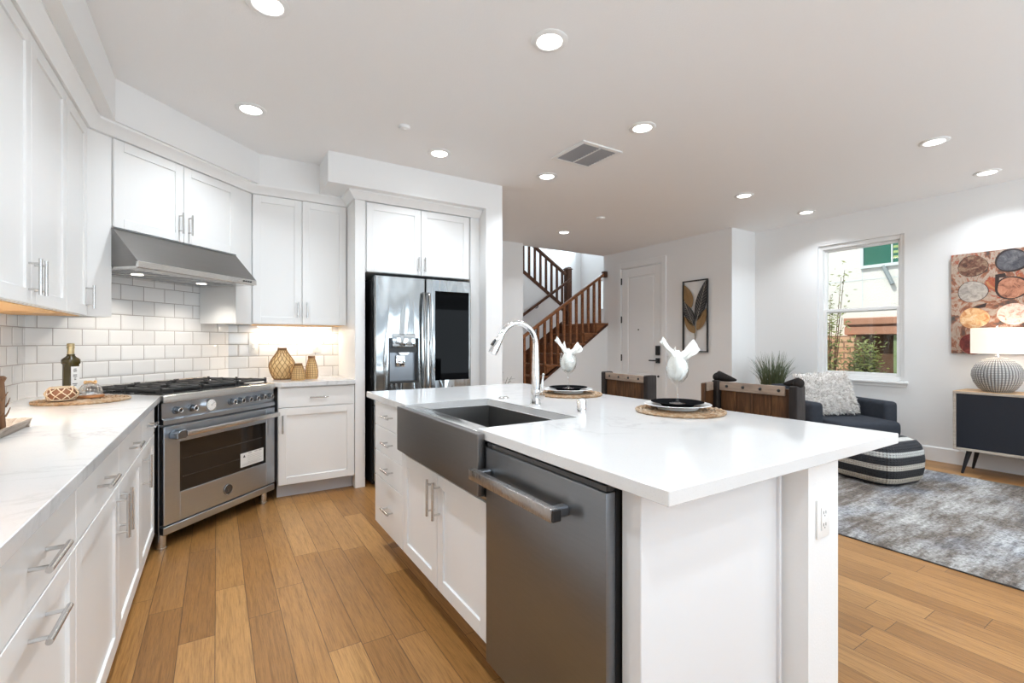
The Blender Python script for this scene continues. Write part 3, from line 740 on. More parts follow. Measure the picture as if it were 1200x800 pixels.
def farmhouse_sink():
    s = thing('farmhouse_sink', 'stainless steel farmhouse sink set into the island', 'sink', (0.775, 1.9, 0.66))
    # local = world offset; apron front at x 0
    y0, y1 = -0.44, 0.435
    MB().box(0.0, 0.028, y0, y1, 0.022, 0.245, 0.006, 3).build('apron', 'steel_sink', s)
    MB().box(0.0285, 0.10, -0.383, 0.388, 0.205, 0.2445, 0.003).build('rim', 'steel_rim', s)
    m = MB(); a0, a1, b0, b1 = 0.101, 0.51, -0.378, 0.383
    m.box(a0, a0 + 0.008, b0, b1, 0.03, 0.238).box(a1 - 0.008, a1, b0, b1, 0.03, 0.2195).box(a0 + .0081, a1 - .0081, b0, b0 + 0.008, 0.03, 0.2195).box(a0 + .0081, a1 - .0081, b1 - 0.008, b1, 0.03, 0.2195).box(a0, a1, b0, b1, 0.02, 0.0295)
    m.build('basin', 'steel_basin', s, smooth=False)
    MB().lathe([(0.045, 0.0), (0.045, 0.003), (0.03, 0.001), (0.001, 0.001)], 20, (0.36, 0.0, 0.0305)).build('drain', 'chrome', s)
    for yy in (y0 + 0.002, ):
        MB().box(0.0285, 0.06, y0 + 0.001, y0 + 0.016, 0.022, 0.215).build('apron_return', 'steel_rim', s, smooth=False)
farmhouse_sink()
def dishwasher():
    d = thing('dishwasher', 'dark stainless steel dishwasher at the near end of the island', 'dishwasher', (0.80, 1.447, 0), -90)
    w = 0.602
    MB().box(0.003, w - 0.003, 0.035, 0.60, 0.09, 0.876).build('tub', 'black_gap', d, smooth=False)
    dr = MB().box(0.0, w, 0.0, 0.033, 0.11, 0.860, 0.004, 2).build('door', 'steel_dark', d)
    h = MB().box(-0.005, w - 0.135, -0.066, -0.042, 0.757, 0.793, 0.0035, 2).build('handle', 'steel_bar', dr)
    for x0 in (0.012, w - 0.170): MB().box(x0, x0 + 0.03, -0.0415, 0.0005, 0.762, 0.790, 0.004, 1).build('handle_bracket', 'steel_dark', h)
    MB().box(w - 0.1345, w - 0.128, -0.064, -0.036, 0.759, 0.791, 0.002, 1).build('handle_cap', 'matte_black', h)
    MB().box(0.004, w - 0.004, 0.005, 0.036, 0.862, 0.876).build('control_strip', 'gloss_black', d, smooth=False)
    MB().box(0.004, w - 0.004, 0.14, 0.155, 0.005, 0.0895).build('toe_kick', 'matte_black', d, smooth=False)
dishwasher()
def outlet(label, loc, rotz, gangs=1, switch=False, sc_=1.0, prong='matte_black'):
    o = thing('wall_outlet', label, 'outlet', loc, rotz)
    MB().box(-0.036 * sc_, 0.036 * sc_, -0.006, 0.0, -0.058 * sc_, 0.058 * sc_, 0.003).build('cover_plate', 'white_plastic', o)
    if switch:
        MB().box(-0.017, 0.017, -0.010, -0.0061, -0.033, 0.033, 0.002).build('switch', 'white_plastic', o)
        return o
    MB().box(-0.017 * sc_, 0.017 * sc_, -0.009, -0.0061, -0.034 * sc_, 0.034 * sc_, 0.002).build('socket', 'white_plastic', o)
    m = MB()
    for z in (-0.018, 0.018):
        for x in (-0.007, 0.006): m.box((x - 0.0012) * sc_, (x + 0.0012) * sc_, -0.0096, -0.0091, (z - 0.004) * sc_, (z + 0.005) * sc_)
        m.cyl((0, -0.0096, (z - 0.009) * sc_), (0, -0.0091, (z - 0.009) * sc_), 0.002, n=8)
    m.build('slots', prong, o, smooth=False)
    return o
outlet('white outlet on the end of the island half wall', (1.535, 0.6999, 0.703), 0)
outlet('white outlet in the backsplash beside the large wicker vase', (0.272, WB - 0.0081, 1.19), 0)
outlet('white outlet in the backsplash beside the fridge panel', (0.795, WB - 0.0081, 1.19), 0)

# ------------------------------------------------------------------ range
def gas_range():
    x, y = sc2(2.227, 2.60)
    r = thing('gas_range', 'freestanding stainless steel gas range in the diagonal corner', 'range', (x, y, 0), 45)
    w = 0.914
    MB().box(0, w, 0.036, 0.645, 0.105, 0.868, 0.003, 1).build('body', 'steel_dark', r)
    # rolled top edge
    MB().prism([(0.0, 0.868), (0.0, 0.902), (0.004, 0.911), (0.012, 0.915), (0.60, 0.915), (0.60, 0.868)], 'x', 0.0, w, 0.0).build('top_band', 'steel_light', r)
    MB().box(0.006, w - 0.006, 0.601, 0.648, 0.869, 0.955, 0.006).build('back_guard', 'steel_light', r)
    MB().prism([(0.003, 0.770), (0.014, 0.776), (0.014, 0.866), (0.035, 0.866), (0.035, 0.742), (0.0, 0.742), (0.0, 0.766)], 'x', 0.0, w).build('control_panel', 'steel_range', r)
    for kx in (0.089, 0.196, 0.502, 0.577, 0.645, 0.715, 0.785, 0.858):
        k = MB().cyl((kx, 0.0138, 0.818), (kx, 0.004, 0.818), 0.024, 0.022, 20).cyl((kx, 0.004, 0.818), (kx, -0.024, 0.818), 0.0135, 0.0125, 16).box(kx - 0.005, kx + 0.005, -0.022, 0.003, 0.818, 0.840, 0.002, 1).build('knob', 'steel_dark', r)
        MB().tube([(kx + 0.0135 * cos(a * pi / 10), -0.0245, 0.818 + 0.0135 * sin(a * pi / 10)) for a in range(20)], 0.0028, 6, loop=True).build('knob_ring', 'steel_light', k)
        MB().cyl((kx, -0.0235, 0.818), (kx, -0.0255, 0.818), 0.0105, n=14).build('knob_cap', 'matte_black', k)
    gx = 0.324
    g = MB().cyl((gx, 0.0138, 0.820), (gx, -0.008, 0.820), 0.041, 0.040, 28).build('temperature_gauge', 'chrome', r)
    MB().cyl((gx, -0.0082, 0.820), (gx, -0.010, 0.820), 0.034, n=28).build('gauge_face', 'paper', g)
    m = MB()
    for i in range(12):
        a = i * pi / 6; m.box(gx + 0.027 * cos(a) - .0016, gx + 0.027 * cos(a) + .0016, -0.0112, -0.0102, 0.820 + 0.027 * sin(a) - .0016, 0.820 + 0.027 * sin(a) + .0016)
    m.cyl((gx, -0.0106, 0.820), (gx + 0.018, -0.0106, 0.834), 0.0012, n=6).cyl((gx, -0.0112, 0.82), (gx, -0.0102, 0.82), 0.004, n=10)
    m.build('gauge_marks', 'print_grey', g, smooth=False)
    # oven door: frame around the window
    dr = MB().box(0.003, 0.108, 0.0, 0.034, 0.148, 0.728, 0.003, 1).box(0.822, w - 0.003, 0.0, 0.034, 0.148, 0.728, 0.003, 1).box(0.1075, 0.8225, 0.0005, 0.034, 0.625, 0.7275, 0.002, 1).box(0.1075, 0.8225, 0.0005, 0.034, 0.1485, 0.320, 0.002, 1).build('oven_door', 'steel_range', r)
    wn = MB().box(0.109, 0.821, 0.006, 0.032, 0.321, 0.624).build('oven_window', 'oven_glass', dr, smooth=False)
    m = MB()
    fr = 0.009
    m.box(0.109, 0.821, 0.003, 0.0058, 0.615, 0.624).box(0.109, 0.821, 0.003, 0.0058, 0.321, 0.330).box(0.109, 0.118, 0.003, 0.0058, 0.331, 0.614).box(0.812, 0.821, 0.003, 0.0058, 0.331, 0.614)
    m.build('window_gasket', 'gloss_black', wn, smooth=False)
    m = MB()
    for z in (0.405, 0.515):
        for i in range(40): m.box(0.13 + i * 0.0165, 0.137 + i * 0.0165, 0.0052, 0.0058, z, z + 0.004)
    m.build('rack_wires', 'steel_dark', wn, smooth=False)
    st = MB().box(0.578, 0.796, 0.0035, 0.0050, 0.342, 0.440).build('sticker', 'paper', dr, smooth=False, label='white paper sticker with printed lines')
    m = MB()
    for i in range(6):
        z = 0.412 - i * 0.011; m.box(0.640, 0.640 + (0.12, 0.14, 0.13, 0.145, 0.12, 0.09)[i], 0.0030, 0.0034, z, z + 0.0022)
    for i in range(4):
        z = 0.362 - i * 0.0045; m.box(0.592, 0.78, 0.0030, 0.0034, z, z + 0.0012)
    for x0 in (0.650, 0.705, 0.745): m.box(x0, x0 + 0.032, 0.0030, 0.0034, 0.428, 0.434)
    m.build('sticker_print', 'print_grey', st, smooth=False)
    MB().prism([(0.600, 0.408), (0.622, 0.408), (0.611, 0.427)], 'y', 0.0030, 0.0034).build('sticker_symbol', 'print_black', st, smooth=False)
    h = MB().box(0.098, 0.892, -0.066, -0.046, 0.662, 0.694, 0.006, 2).build('handle', 'steel_light', dr)
    MB().prism([(0.034, 0.655), (0.034, 0.690), (0.060, 0.706), (0.097, 0.706), (0.097, 0.655)], 'y', -0.064, 0.0, 0.004).build('handle_bracket', 'steel_dark', h)
    MB().box(0.862, 0.891, -0.045, 0.0, 0.662, 0.694, 0.003, 1).build('handle_bracket', 'steel_dark', h)
    b = MB().cyl((0.464, 0.0, 0.228), (0.464, -0.006, 0.228), 0.036, 0.034, 28).build('badge', 'matte_black', dr, label='round black emblem with a pale ring')
    MB().tube([(0.464 + 0.034 * cos(a * pi / 14), -0.006, 0.228 + 0.034 * sin(a * pi / 14)) for a in range(28)], 0.0022, 6, loop=True).build('badge_ring', 'nickel', b)
    m = MB()
    for i in range(3):
        a = pi / 2 + i * 2 * pi / 3; cx_, cz_ = 0.464 + 0.014 * cos(a), 0.228 + 0.014 * sin(a)
        m.tube([(cx_ + 0.010 * cos(q * pi / 6), -0.0065, cz_ + 0.010 * sin(q * pi / 6)) for q in range(12)], 0.0011, 5, loop=True)
    m.build('badge_mark', 'nickel', b)
    MB().box(0.003, w - 0.003, 0.002, 0.036, 0.092, 0.138, 0.003, 1).build('kick_strip', 'steel_range', r)
    for lx in (0.028, w - 0.10 + 0.03):
        for ly in (0.05, 0.55):
            MB().cyl((lx, ly, 0.0), (lx, ly, 0.104), 0.026, n=20).cyl((lx, ly, 0.0), (lx, ly, 0.012), 0.029, n=20).build('leg', 'steel_light', r)
    MB().box(0.02, w - 0.02, 0.045, 0.598, 0.9152, 0.921, 0.003, 1).build('cooktop', 'gloss_black', r)
    for i in range(3):
        x0 = 0.026 + i * 0.2885; x1 = x0 + 0.283; y0, y1 = 0.05, 0.592; z0, z1 = 0.934, 0.950; t = 0.014
        m = MB()
        m.box(x0, x1, y0, y0 + t, z0, z1, .003, 1).box(x0, x1, y1 - t, y1, z0, z1, .003, 1).box(x0, x0 + t, y0, y1, z0, z1, .003, 1).box(x1 - t, x1, y0, y1, z0, z1, .003, 1)
        ym = (y0 + y1) / 2; xm = (x0 + x1) / 2
        m.box(x0, x1, ym - t / 2, ym + t / 2, z0, z1, .003, 1)
        for yc in ((y0 + ym) / 2, (y1 + ym) / 2):
            for a in range(4):
                dx, dy = ((1, 0), (-1, 0), (0, 1), (0, -1))[a]
                L_ = (x1 - x0) / 2 if dx else (ym - y0) / 2
                p0 = Vector((xm + dx * 0.035, yc + dy * 0.035)); p1 = Vector((xm + dx * L_, yc + dy * L_))
                m.box(min(p0.x, p1.x) - (0 if dx else .006), max(p0.x, p1.x) + (0 if dx else .006), min(p0.y, p1.y) - (.006 if dx else 0), max(p0.y, p1.y) + (.006 if dx else 0), z0 + .002, z1 + 0.003, .003, 1)
        for fx in (x0 + .001, x1 - t - .001):
            for fy in (y0 + .001, ym - t / 2, y1 - t - .001): m.box(fx, fx + t, fy, fy + t, 0.9215, z1 + 0.008, .002, 1)
        m.build('grate', 'cast_iron', r)
        for yc in ((y0 + ym) / 2, (y1 + ym) / 2):
            MB().lathe([(0.045, 0), (0.045, 0.008), (0.03, 0.010), (0.03, 0.016), (0.0, 0.017)], 20, (xm, yc, 0.9213)).build('burner', 'cast_iron', r)
gas_range()
def range_hood():
    x, y = sc2(2.168, 2.715)
    h = thing('range_hood', 'stainless steel range hood on the diagonal tiled wall', 'range hood', (x, y, 0), 45)
    w = 0.912
    MB().prism([(0.54, 1.900), (0.54, 1.672), (0.018, 1.672), (0.001, 1.700), (0.188, 1.900)], 'x', 0, w).build('canopy', 'steel_hood', h, smooth=False)
    MB().box(0, w, -0.002, 0.016, 1.664, 1.700, 0.002, 1).build('front_lip', 'steel_light', h)
    MB().box(0.006, w - 0.006, 0.017, 0.54, 1.660, 1.6715).build('filter_panel', 'steel_light', h, smooth=False)
    m = MB()
    for i in range(14): m.box(0.06 + i * 0.057, 0.085 + i * 0.057, 0.13, 0.46, 1.6585, 1.6598)
    m.build('baffles', 'steel_dark', h, smooth=False)
    for i in range(4):
        MB().cyl((w - 0.125 + i * 0.022, -0.0021, 1.683), (w - 0.125 + i * 0.022, -0.006, 1.683), 0.006, n=12).build('button', 'matte_black', h)
    for lx in (0.22, w - 0.22):
        l = MB().cyl((lx, 0.28, 1.6584), (lx, 0.28, 1.6565), 0.032, n=20).build('lamp_lens', 'strip_emit', h)
        light('hood_lamp', 'SPOT', (lx, 0.28, 1.652), 11.0, (1, 0.93, 0.84), parent=h, spot_size=R(130), spot_blend=0.8, shadow_soft_size=0.03)
range_hood()
def strip_light(label, loc, rotz, ln, power=STRIP_POWER):
    s = thing('cabinet_light', label, 'light', loc, rotz)
    MB().box(-ln / 2, ln / 2, -0.015, 0.015, -0.010, 0.0, 0.002, 1).build('housing', 'white_plastic', s)
    MB().box(-ln / 2 + 0.01, ln / 2 - 0.01, -0.012, 0.012, -0.0125, -0.0105).build('diffuser', 'strip_emit', s, smooth=False)
    light('strip_lamp', 'AREA', (0, 0, -0.016), power, (1, 0.88, 0.72), parent=s, shape='RECTANGLE', size=ln, size_y=0.025)
strip_light('slim light strip under the left wall cabinets', (-0.84, 2.45, 1.3705), 90, 0.9)
strip_light('slim light strip under the wall cabinet beside the refrigerator', (0.60, 4.62, 1.3735), 0, 0.62, 1.9)

# ------------------------------------------------------------------ refrigerator
def fridge():
    f = thing('refrigerator', 'stainless steel french-door refrigerator in the white alcove', 'refrigerator', (1.121, 3.95, 0))
    w = 0.908
    MB().box(0.0, w, 0.072, 0.64, 0.02, 1.765, 0.004, 1).build('body', 'matte_black', f)
    def door_poly(x0, x1, r=0.016):
        pts = [(x0, 0.068)]
        for i in range(6): a = pi + i * pi / 10; pts.append((x0 + r + r * cos(a), r + r * sin(a)))
        for i in range(6): a = 1.5 * pi + i * pi / 10; pts.append((x1 - r + r * cos(a), r + r * sin(a)))
        pts.append((x1, 0.068)); return pts
    zb, zt = 0.70, 1.79
    dx0, dx1, dz0, dz1 = 0.118, 0.388, 0.875, 1.265
    hw_ = w / 2
    # left door made of four fields round the dispenser recess
    d = MB().prism([(0.0, 0.068)] + door_poly(0, dx0)[1:7] + [(dx0, 0.0), (dx0, 0.068)], 'z', zb, zt).prism([(dx1, 0.068), (dx1, 0.0)] + door_poly(dx1, hw_ - 0.004)[7:13] + [(hw_ - 0.004, 0.068)], 'z', zb, zt)
    d.box(dx0 - .0001, dx1 + .0001, 0, 0.068, dz1, zt).box(dx0 - .0001, dx1 + .0001, 0, 0.068, zb, dz0)
    ld = d.build('left_door', 'steel_fridge', f)
    dp = MB().box(dx0 + .0125, dx1 - .0125, 0.050, 0.066, dz0 + .019, dz1 - .0015).build('water_dispenser', 'steel_dark', ld, smooth=False)
    MB().box(dx0 + .0005, dx0 + 0.012, 0.003, 0.0495, dz0 + .0005, dz1 - .001).box(dx1 - 0.012, dx1 - .0005, 0.003, 0.0495, dz0 + .0005, dz1 - .001).box(dx0 + .0125, dx1 - .0125, 0.003, 0.0495, dz0 + .0005, dz0 + 0.018).build('recess_walls', 'matte_black', dp, smooth=False)
    MB().box(dx0 + 0.03, dx1 - 0.03, -0.010, 0.049, 1.185, 1.300, 0.008, 2).build('display_panel', 'steel_fridge', dp)
    MB().box(dx0 + 0.013, dx1 - 0.013, 0.008, 0.049, 1.140, 1.184).build('dispenser_hood', 'matte_black', dp, smooth=False)
    MB().prism([(0.205, 1.149), (0.315, 1.149), (0.295, 1.120), (0.225, 1.120)], 'y', 0.015, 0.035).build('spout', 'nickel', dp, smooth=False)
    MB().box(0.195, 0.275, 0.030, 0.038, 1.015, 1.115, 0.006).build('lever', 'chrome', dp)
    rd = MB().prism(door_poly(hw_ + 0.004, w), 'z', zb, zt).build('right_door', 'steel_fridge', f)
    MB().box(0.543, 0.880, -0.0045, -0.0005, 0.885, 1.690, 0.002, 1).build('glass_panel', 'fridge_glass', rd, smooth=False, label='black glass viewing panel')
    lg = MB().tube([(0.832 + 0.012 * cos(a * pi / 10), -0.0006, 1.742 + 0.012 * sin(a * pi / 10)) for a in range(20)], 0.0014, 5, loop=True).build('logo_ring', 'print_grey', rd)
    text('logo_letters', 'LG', 0.026, 'print_grey', rd, (0.862, -0.0006, 1.742), (R(90), 0, 0))
    for sx, dd in ((-1, ld), (1, rd)):
        x = hw_ + sx * 0.026
        pts = []
        for i in range(13):
            t = i / 12; z = 0.80 + t * 0.86
            pts.append((x, -0.022 - 0.030 * sin(pi * t) ** 0.7, z))
        h = MB().tube([(x, 0.0, 0.80)] + pts + [(x, 0.0, 1.66)], 0.0125, 12).build('handle', 'steel_fridge', dd)
    MB().box(hw_ + 0.012, hw_ + 0.02, -0.052, -0.04, 1.205, 1.235, 0.002, 1).build('lock_button', 'matte_black', rd)
    dw = MB().prism(door_poly(0, w), 'z', 0.06, 0.692).build('freezer_drawer', 'steel_fridge', f)
    MB().tube([(0.08, 0, 0.62), (0.08, -0.045, 0.62), (w / 2, -0.055, 0.62), (w - 0.08, -0.045, 0.62), (w - 0.08, 0, 0.62)], 0.0125, 12).build('handle', 'steel_fridge', dw)
    for hx in (0.03, w - 0.08): MB().box(hx, hx + 0.05, 0.075, 0.15, 1.766, 1.795, 0.005).build('hinge_cover', 'matte_black', f)
    MB().box(0.02, w - 0.02, 0.02, 0.068, 0.0, 0.055).build('base_grille', 'matte_black', f, smooth=False)
fridge()

# ------------------------------------------------------------------ faucet and friends on the island
def faucet():
    f = thing('faucet', 'tall chrome pull-down faucet behind the island sink', 'faucet', (1.355, 1.935, 0.915), 180)
    # local +x points to the sink
    MB().lathe([(0.030, 0.0), (0.030, 0.004), (0.026, 0.008), (0.0245, 0.07), (0.024, 0.075)], 24).build('base', 'chrome', f)
    pts = [(0, 0, 0.074), (0, 0, 0.15), (0, 0, 0.24), (0.0, 0, 0.30)]
    rs = [0.0225, 0.0205, 0.017, 0.0145]
    ra = 0.105
    for i in range(1, 15):
        a = pi - i * (pi * 0.86) / 14
        pts.append((ra + ra * cos(a), 0, 0.30 + ra * 1.02 * sin(a))); rs.append(0.0138)
    MB().tube(pts, rs, 16).build('spout', 'chrome', f)
    e = Vector(pts[-1]); d = (e - Vector(pts[-2])).normalized()
    MB().tube([e + d * 0.001, e + d * 0.02, e + d * 0.075, e + d * 0.10], [0.0145, 0.0165, 0.021, 0.020], 16).build('spray_head', 'chrome', f)
    n = d.cross(Vector((0, 1, 0)))
    q = e + d * 0.055
    MB().tube([q + n * 0.018 - d * 0.02, q + n * 0.024 + d * 0.012], 0.007, 8).build('spray_button', 'matte_black', f)
    MB().tube([(0.0, 0.0, 0.05), (0, 0.056, 0.05)], 0.018, 14).tube([(0, 0.048, 0.055), (-0.003, 0.050, 0.10), (-0.008, 0.056, 0.155)], [0.0085, 0.0065, 0.005], 10).blob((-0.008, 0.056, 0.155), (0.0065, 0.0065, 0.0065), 10, 6).build('lever', 'chrome', f)
    f.rotation_euler = (0, 0, R(180))
faucet()
o = MB().lathe([(0.0215, 0.0), (0.0215, 0.056), (0.019, 0.062), (0.0, 0.064)], 24).build('air_gap_cap', 'chrome', loc=(1.368, 1.60, 0.9151)); tag(o, 'short chrome air gap cap right of the faucet', 'air gap')
o = MB().lathe([(0.030, 0.0), (0.030, 0.004), (0.022, 0.006), (0.018, 0.009), (0.0, 0.010)], 24).build('sink_button', 'nickel', loc=(1.362, 2.255, 0.9151)); tag(o, 'small round metal disposal button left of the faucet', 'button')

def placemat(label, x, y, r, z=0.9152, group=None, sx=1.0):
    p = thing('placemat', label, 'placemat', (x, y, z), 0, group)
    m = MB(); k = int(round(r / 0.0165))
    for i in range(k):
        rad = (i + 0.55) * r / k; n = max(8, int(2 * pi * rad / 0.02))
        pts = []
        for j in range(n):
            a = 2 * pi * j / n
            pts.append(((rad + 0.0015 * sin(j * 2.1)) * cos(a), (rad + 0.0015 * sin(j * 2.1)) * sin(a), 0.0072 + 0.0014 * (1 if j % 2 else -1)))
        m.tube(pts, [0.0062 + 0.0016 * (q % 2) for q in range(n)], 6, loop=True)
    m.build('coils', 'seagrass', p)
    return p
def plate(name, label, r, mat, loc, h, group, foot=0.0):
    f = foot
    m = MB().lathe([(r * 0.55, 0.0), (r * 0.60, 0.0), (r * 0.62, f), (r * 0.70, f + (h - f) * 0.35), (r * 0.97, h), (r, h), (r * 0.985, h + 0.002), (r * 0.95, h + 0.0015), (r * 0.68, f + (h - f) * 0.5), (r * 0.60, f + 0.0042), (0.0, f + 0.0038)], 48)
    o = m.build(name, mat, loc=loc, ang=60); return tag(o, label, 'plate', group)
def wine_glass(label, loc):
    g = thing('wine_glass', label, 'glass', loc, 0, 'wine glasses holding napkins')
    th = 0.0016
    out = [(0.034, 0.0), (0.034, 0.0015), (0.012, 0.0035), (0.0060, 0.010), (0.0048, 0.03), (0.0048, 0.072), (0.0070, 0.084), (0.027, 0.098), (0.0435, 0.120), (0.0505, 0.150), (0.049, 0.178), (0.0435, 0.212)]
    inn = [(0.0423, 0.212), (0.0476, 0.178), (0.0490, 0.150), (0.042, 0.121), (0.025, 0.1005), (0.0, 0.092)]
    MB().lathe(out + inn, 40).build('bowl_and_stem', 'clear_glass', g, ang=70)
    return g
def napkin(label, loc, rz, kind):
    n = thing('napkin', label, 'napkin', loc, rz, 'napkins folded into the wine glasses')
    def body(u, v):
        a = 2 * pi * u; t = v
        prof = [(0.004, 0.0), (0.021, 0.010), (0.036, 0.030), (0.0425, 0.052), (0.040, 0.078), (0.030, 0.100), (0.016, 0.124), (0.009, 0.140)]
        x = t * (len(prof) - 1); i = min(int(x), len(prof) - 2); f = x - i
        r = prof[i][0] * (1 - f) + prof[i + 1][0] * f; z = prof[i][1] * (1 - f) + prof[i + 1][1] * f
        r *= 0.93 + 0.13 * sin(4 * a + 5 * t) * min(1, t * 3) + 0.07 * sin(7 * a - 6 * t)
        return (min(r, 0.0455) * cos(a), min(r, 0.0455) * sin(a), 0.098 + z)
    b = MB().surf(body, 36, 14); bmesh.ops.remove_doubles(b.bm, verts=b.bm.verts, dist=1e-5)
    b.build('gathered_cloth', 'napkin', n, ang=80)
    def leaf(dirx, lift, wid, ln, twist, base=0.195):
        def f(u, v):
            t = v; s_ = (u - 0.5) * 2
            wd_ = wid * (0.35 + 0.95 * sin(pi * min(t * 0.75 + 0.05, 1.0))) * (1 - 0.80 * max(0, t - 0.55) / 0.45)
            x = dirx * ln * t * cos(lift); z = base + ln * t * sin(lift)
            y = s_ * wd_ * cos(twist + 0.8 * t)
            z += s_ * wd_ * sin(twist + 0.5 * t) * 0.5 + 0.010 * cos(s_ * 3.0) + 0.004 * sin(9 * t + 3 * s_)
            x += 0.010 * s_ * s_ * dirx - 0.006 * s_
            return (x, y, z)
        MB().surf(f, 10, 14).build('cloth_wing', 'napkin', n, ang=80, solid=0.0025)
    if kind == 0:
        leaf(-1, 0.90, 0.022, 0.105, 0.5, 0.205); leaf(1, 0.80, 0.030, 0.105, -0.4, 0.200); leaf(1, 0.50, 0.028, 0.098, 0.2, 0.206); leaf(-1, 1.35, 0.020, 0.045, 0.1, 0.20)
    else:
        leaf(-1, 0.95, 0.022, 0.115, 0.3, 0.205); leaf(-1, 1.25, 0.030, 0.075, 0.6, 0.20); leaf(1, 0.85, 0.036, 0.085, -0.3, 0.20); leaf(1, 0.42, 0.030, 0.080, 0.2, 0.21)
    return n
def setting(x, y, kind, where, gx, gy):
    placemat('round seagrass placemat on the island, %s' % where, x, y, 0.193, group='placemats on the island')
    plate('dinner_plate', 'white plate under the black plate, %s' % where, 0.145, 'plate_white', (x + gx, y + gy, 0.9318), 0.021, 'white plates on the island', 0.009)
    plate('side_plate', 'black plate under the wine glass, %s' % where, 0.114, 'plate_black', (x + gx, y + gy, 0.9452), 0.017, 'black plates on the island', 0.005)
    wine_glass('stemmed wine glass holding a napkin, %s' % where, (x + gx, y + gy, 0.9544))
    napkin('white napkin fanned out of the wine glass, %s' % where, (x + gx, y + gy, 0.9544), -32 if kind == 0 else -40, kind)
setting(1.757, 1.385, 0, 'setting nearer the camera', -0.01, 0.005)
setting(1.775, 2.185, 1, 'setting behind the faucet', -0.005, 0.005)

# ------------------------------------------------------------------ things on the left counter
def counter_decor():
    CT = 0.9152
    placemat('round seagrass placemat in the corner of the left counter', -0.60, 3.315, 0.20)
    top = CT + 0.0165
    b = thing('oil_bottle', 'square dark green oil bottle with a gold foil neck and white label', 'bottle', (-0.672, 3.44, top), -38)
    hw = 0.031
    MB().lathe([(hw * 0.94, 0.0), (hw, 0.004), (hw, 0.020), (hw * 0.86, 0.026), (hw * 0.86, 0.176), (hw, 0.182), (hw, 0.200), (hw * 0.9, 0.207), (0.017, 0.218), (0.0135, 0.224), (0.0135, 0.232)], 32, sq=7).build('glass_body', 'olive_glass', b, ang=50)
    MB().lathe([(0.0142, 0.2325), (0.0152, 0.236), (0.0152, 0.262), (0.0172, 0.264), (0.0172, 0.271), (0.0155, 0.274), (0.0165, 0.277), (0.0165, 0.288), (0.012, 0.291), (0.0, 0.291)], 20).build('foil_neck', 'gold_foil', b)
    lb = MB().box(hw * 0.86 + 0.0003, hw * 0.86 + 0.0011, -0.022, 0.022, 0.032, 0.165).build('bottle_label', 'plate_white', b, smooth=False, label='white paper label with dark print')
    m = MB(); rr = random.Random(3)
    for z in (0.150, 0.143, 0.136, 0.118, 0.110, 0.100, 0.092, 0.07, 0.062):
        w_ = rr.uniform(0.006, 0.016); m.box(hw * 0.86 + 0.0011, hw * 0.86 + 0.0015, -w_, w_ * 0.7, z, z + 0.0035)
    m.build('label_print', 'print_black', lb, smooth=False)
    # terracotta coloured bowl in an open rope net
    w = thing('netted_bowl', 'small brown bowl wrapped in an open pale rattan net', 'bowl', (-0.668, 3.245, top), 0)
    MB().lathe([(0.036, 0.004), (0.048, 0.010), (0.054, 0.028), (0.052, 0.050), (0.047, 0.058), (0.043, 0.058), (0.047, 0.048), (0.049, 0.028), (0.043, 0.014), (0.0, 0.010)], 32).build('bowl', 'bowl_brown', w)
    m = MB()
    def rad(z): return 0.0655 - 0.30 * ((z - 0.034) ** 2) / 0.034 - 0.010 * abs(z - 0.034) / 0.034
    N = 9
    for dr in (-1, 1):
        for k in range(N):
            pts = []
            for i in range(9):
                t = i / 8; z = 0.006 + t * 0.062; a = 2 * pi * k / N + dr * t * 1.05
                r = rad(z) + 0.002 * (1 if (i + (dr > 0)) % 2 else -1) * 0.5
                pts.append((r * cos(a), r * sin(a), z))
            m.tube(pts, 0.0024, 5)
    for z in (0.006, 0.068): m.tube([(rad(z) * cos(2 * pi * i / 28), rad(z) * sin(2 * pi * i / 28), z) for i in range(28)], 0.0026, 5, loop=True)
    m.build('rattan_net', 'rattan_pale', w)
    c = thing('glass_cloche', 'ribbed clear glass dome with a rope handle on a wooden base', 'cloche', (-0.578, 3.36, top), 0)
    MB().lathe([(0.058, 0.0), (0.060, 0.006), (0.058, 0.013), (0.05, 0.0145), (0.0, 0.0145)], 32).build('wooden_base', 'cloche_wood', c)
    prof = [(0.050, 0.015), (0.0505, 0.030), (0.046, 0.050), (0.034, 0.066), (0.018, 0.075), (0.0, 0.078)]
    MB().lathe(prof + [(0.0, 0.0765), (0.0172, 0.0735), (0.033, 0.0645), (0.0445, 0.0495), (0.049, 0.030), (0.0485, 0.0155)], 36).build('glass_dome', 'clear_glass', c, ang=70)
    m = MB()
    for k in range(9):
        a = 2 * pi * k / 9
        m.tube([((r + .0008) * cos(a), (r + .0008) * sin(a), z) for r, z in prof[:5]], 0.0012, 5)
    for z, r in ((0.022, 0.0508), (0.040, 0.0488)): m.tube([(r * cos(2 * pi * i / 28), r * sin(2 * pi * i / 28), z) for i in range(28)], 0.001, 4, loop=True)
    m.build('wire_ribs', 'nickel', c)
    MB().tube([(0.024 * cos(a), 0.024 * sin(a) * 0.5, 0.081 + 0.006 * sin(a * 3)) for a in [2 * pi * i / 18 for i in range(18)]], 0.0042, 6, loop=True).build('rope_handle', 'wicker', c)
    t = thing('serving_tray', 'grey wooden tray with low sloped sides cut by the left edge', 'tray', (-0.70, 2.255, CT), 0)
    MB().box(-0.10, 0.10, -0.16, 0.16, 0.0, 0.010, 0.003).build('tray_base', 'tray_wood', t)
    m = MB()
    m.prism([(0.092, 0.0101), (0.116, 0.034), (0.122, 0.034), (0.104, 0.0)], 'y', -0.17, 0.17)
    m.prism([(-0.092, 0.0101), (-0.116, 0.034), (-0.122, 0.034), (-0.104, 0.0)], 'y', -0.17, 0.17)
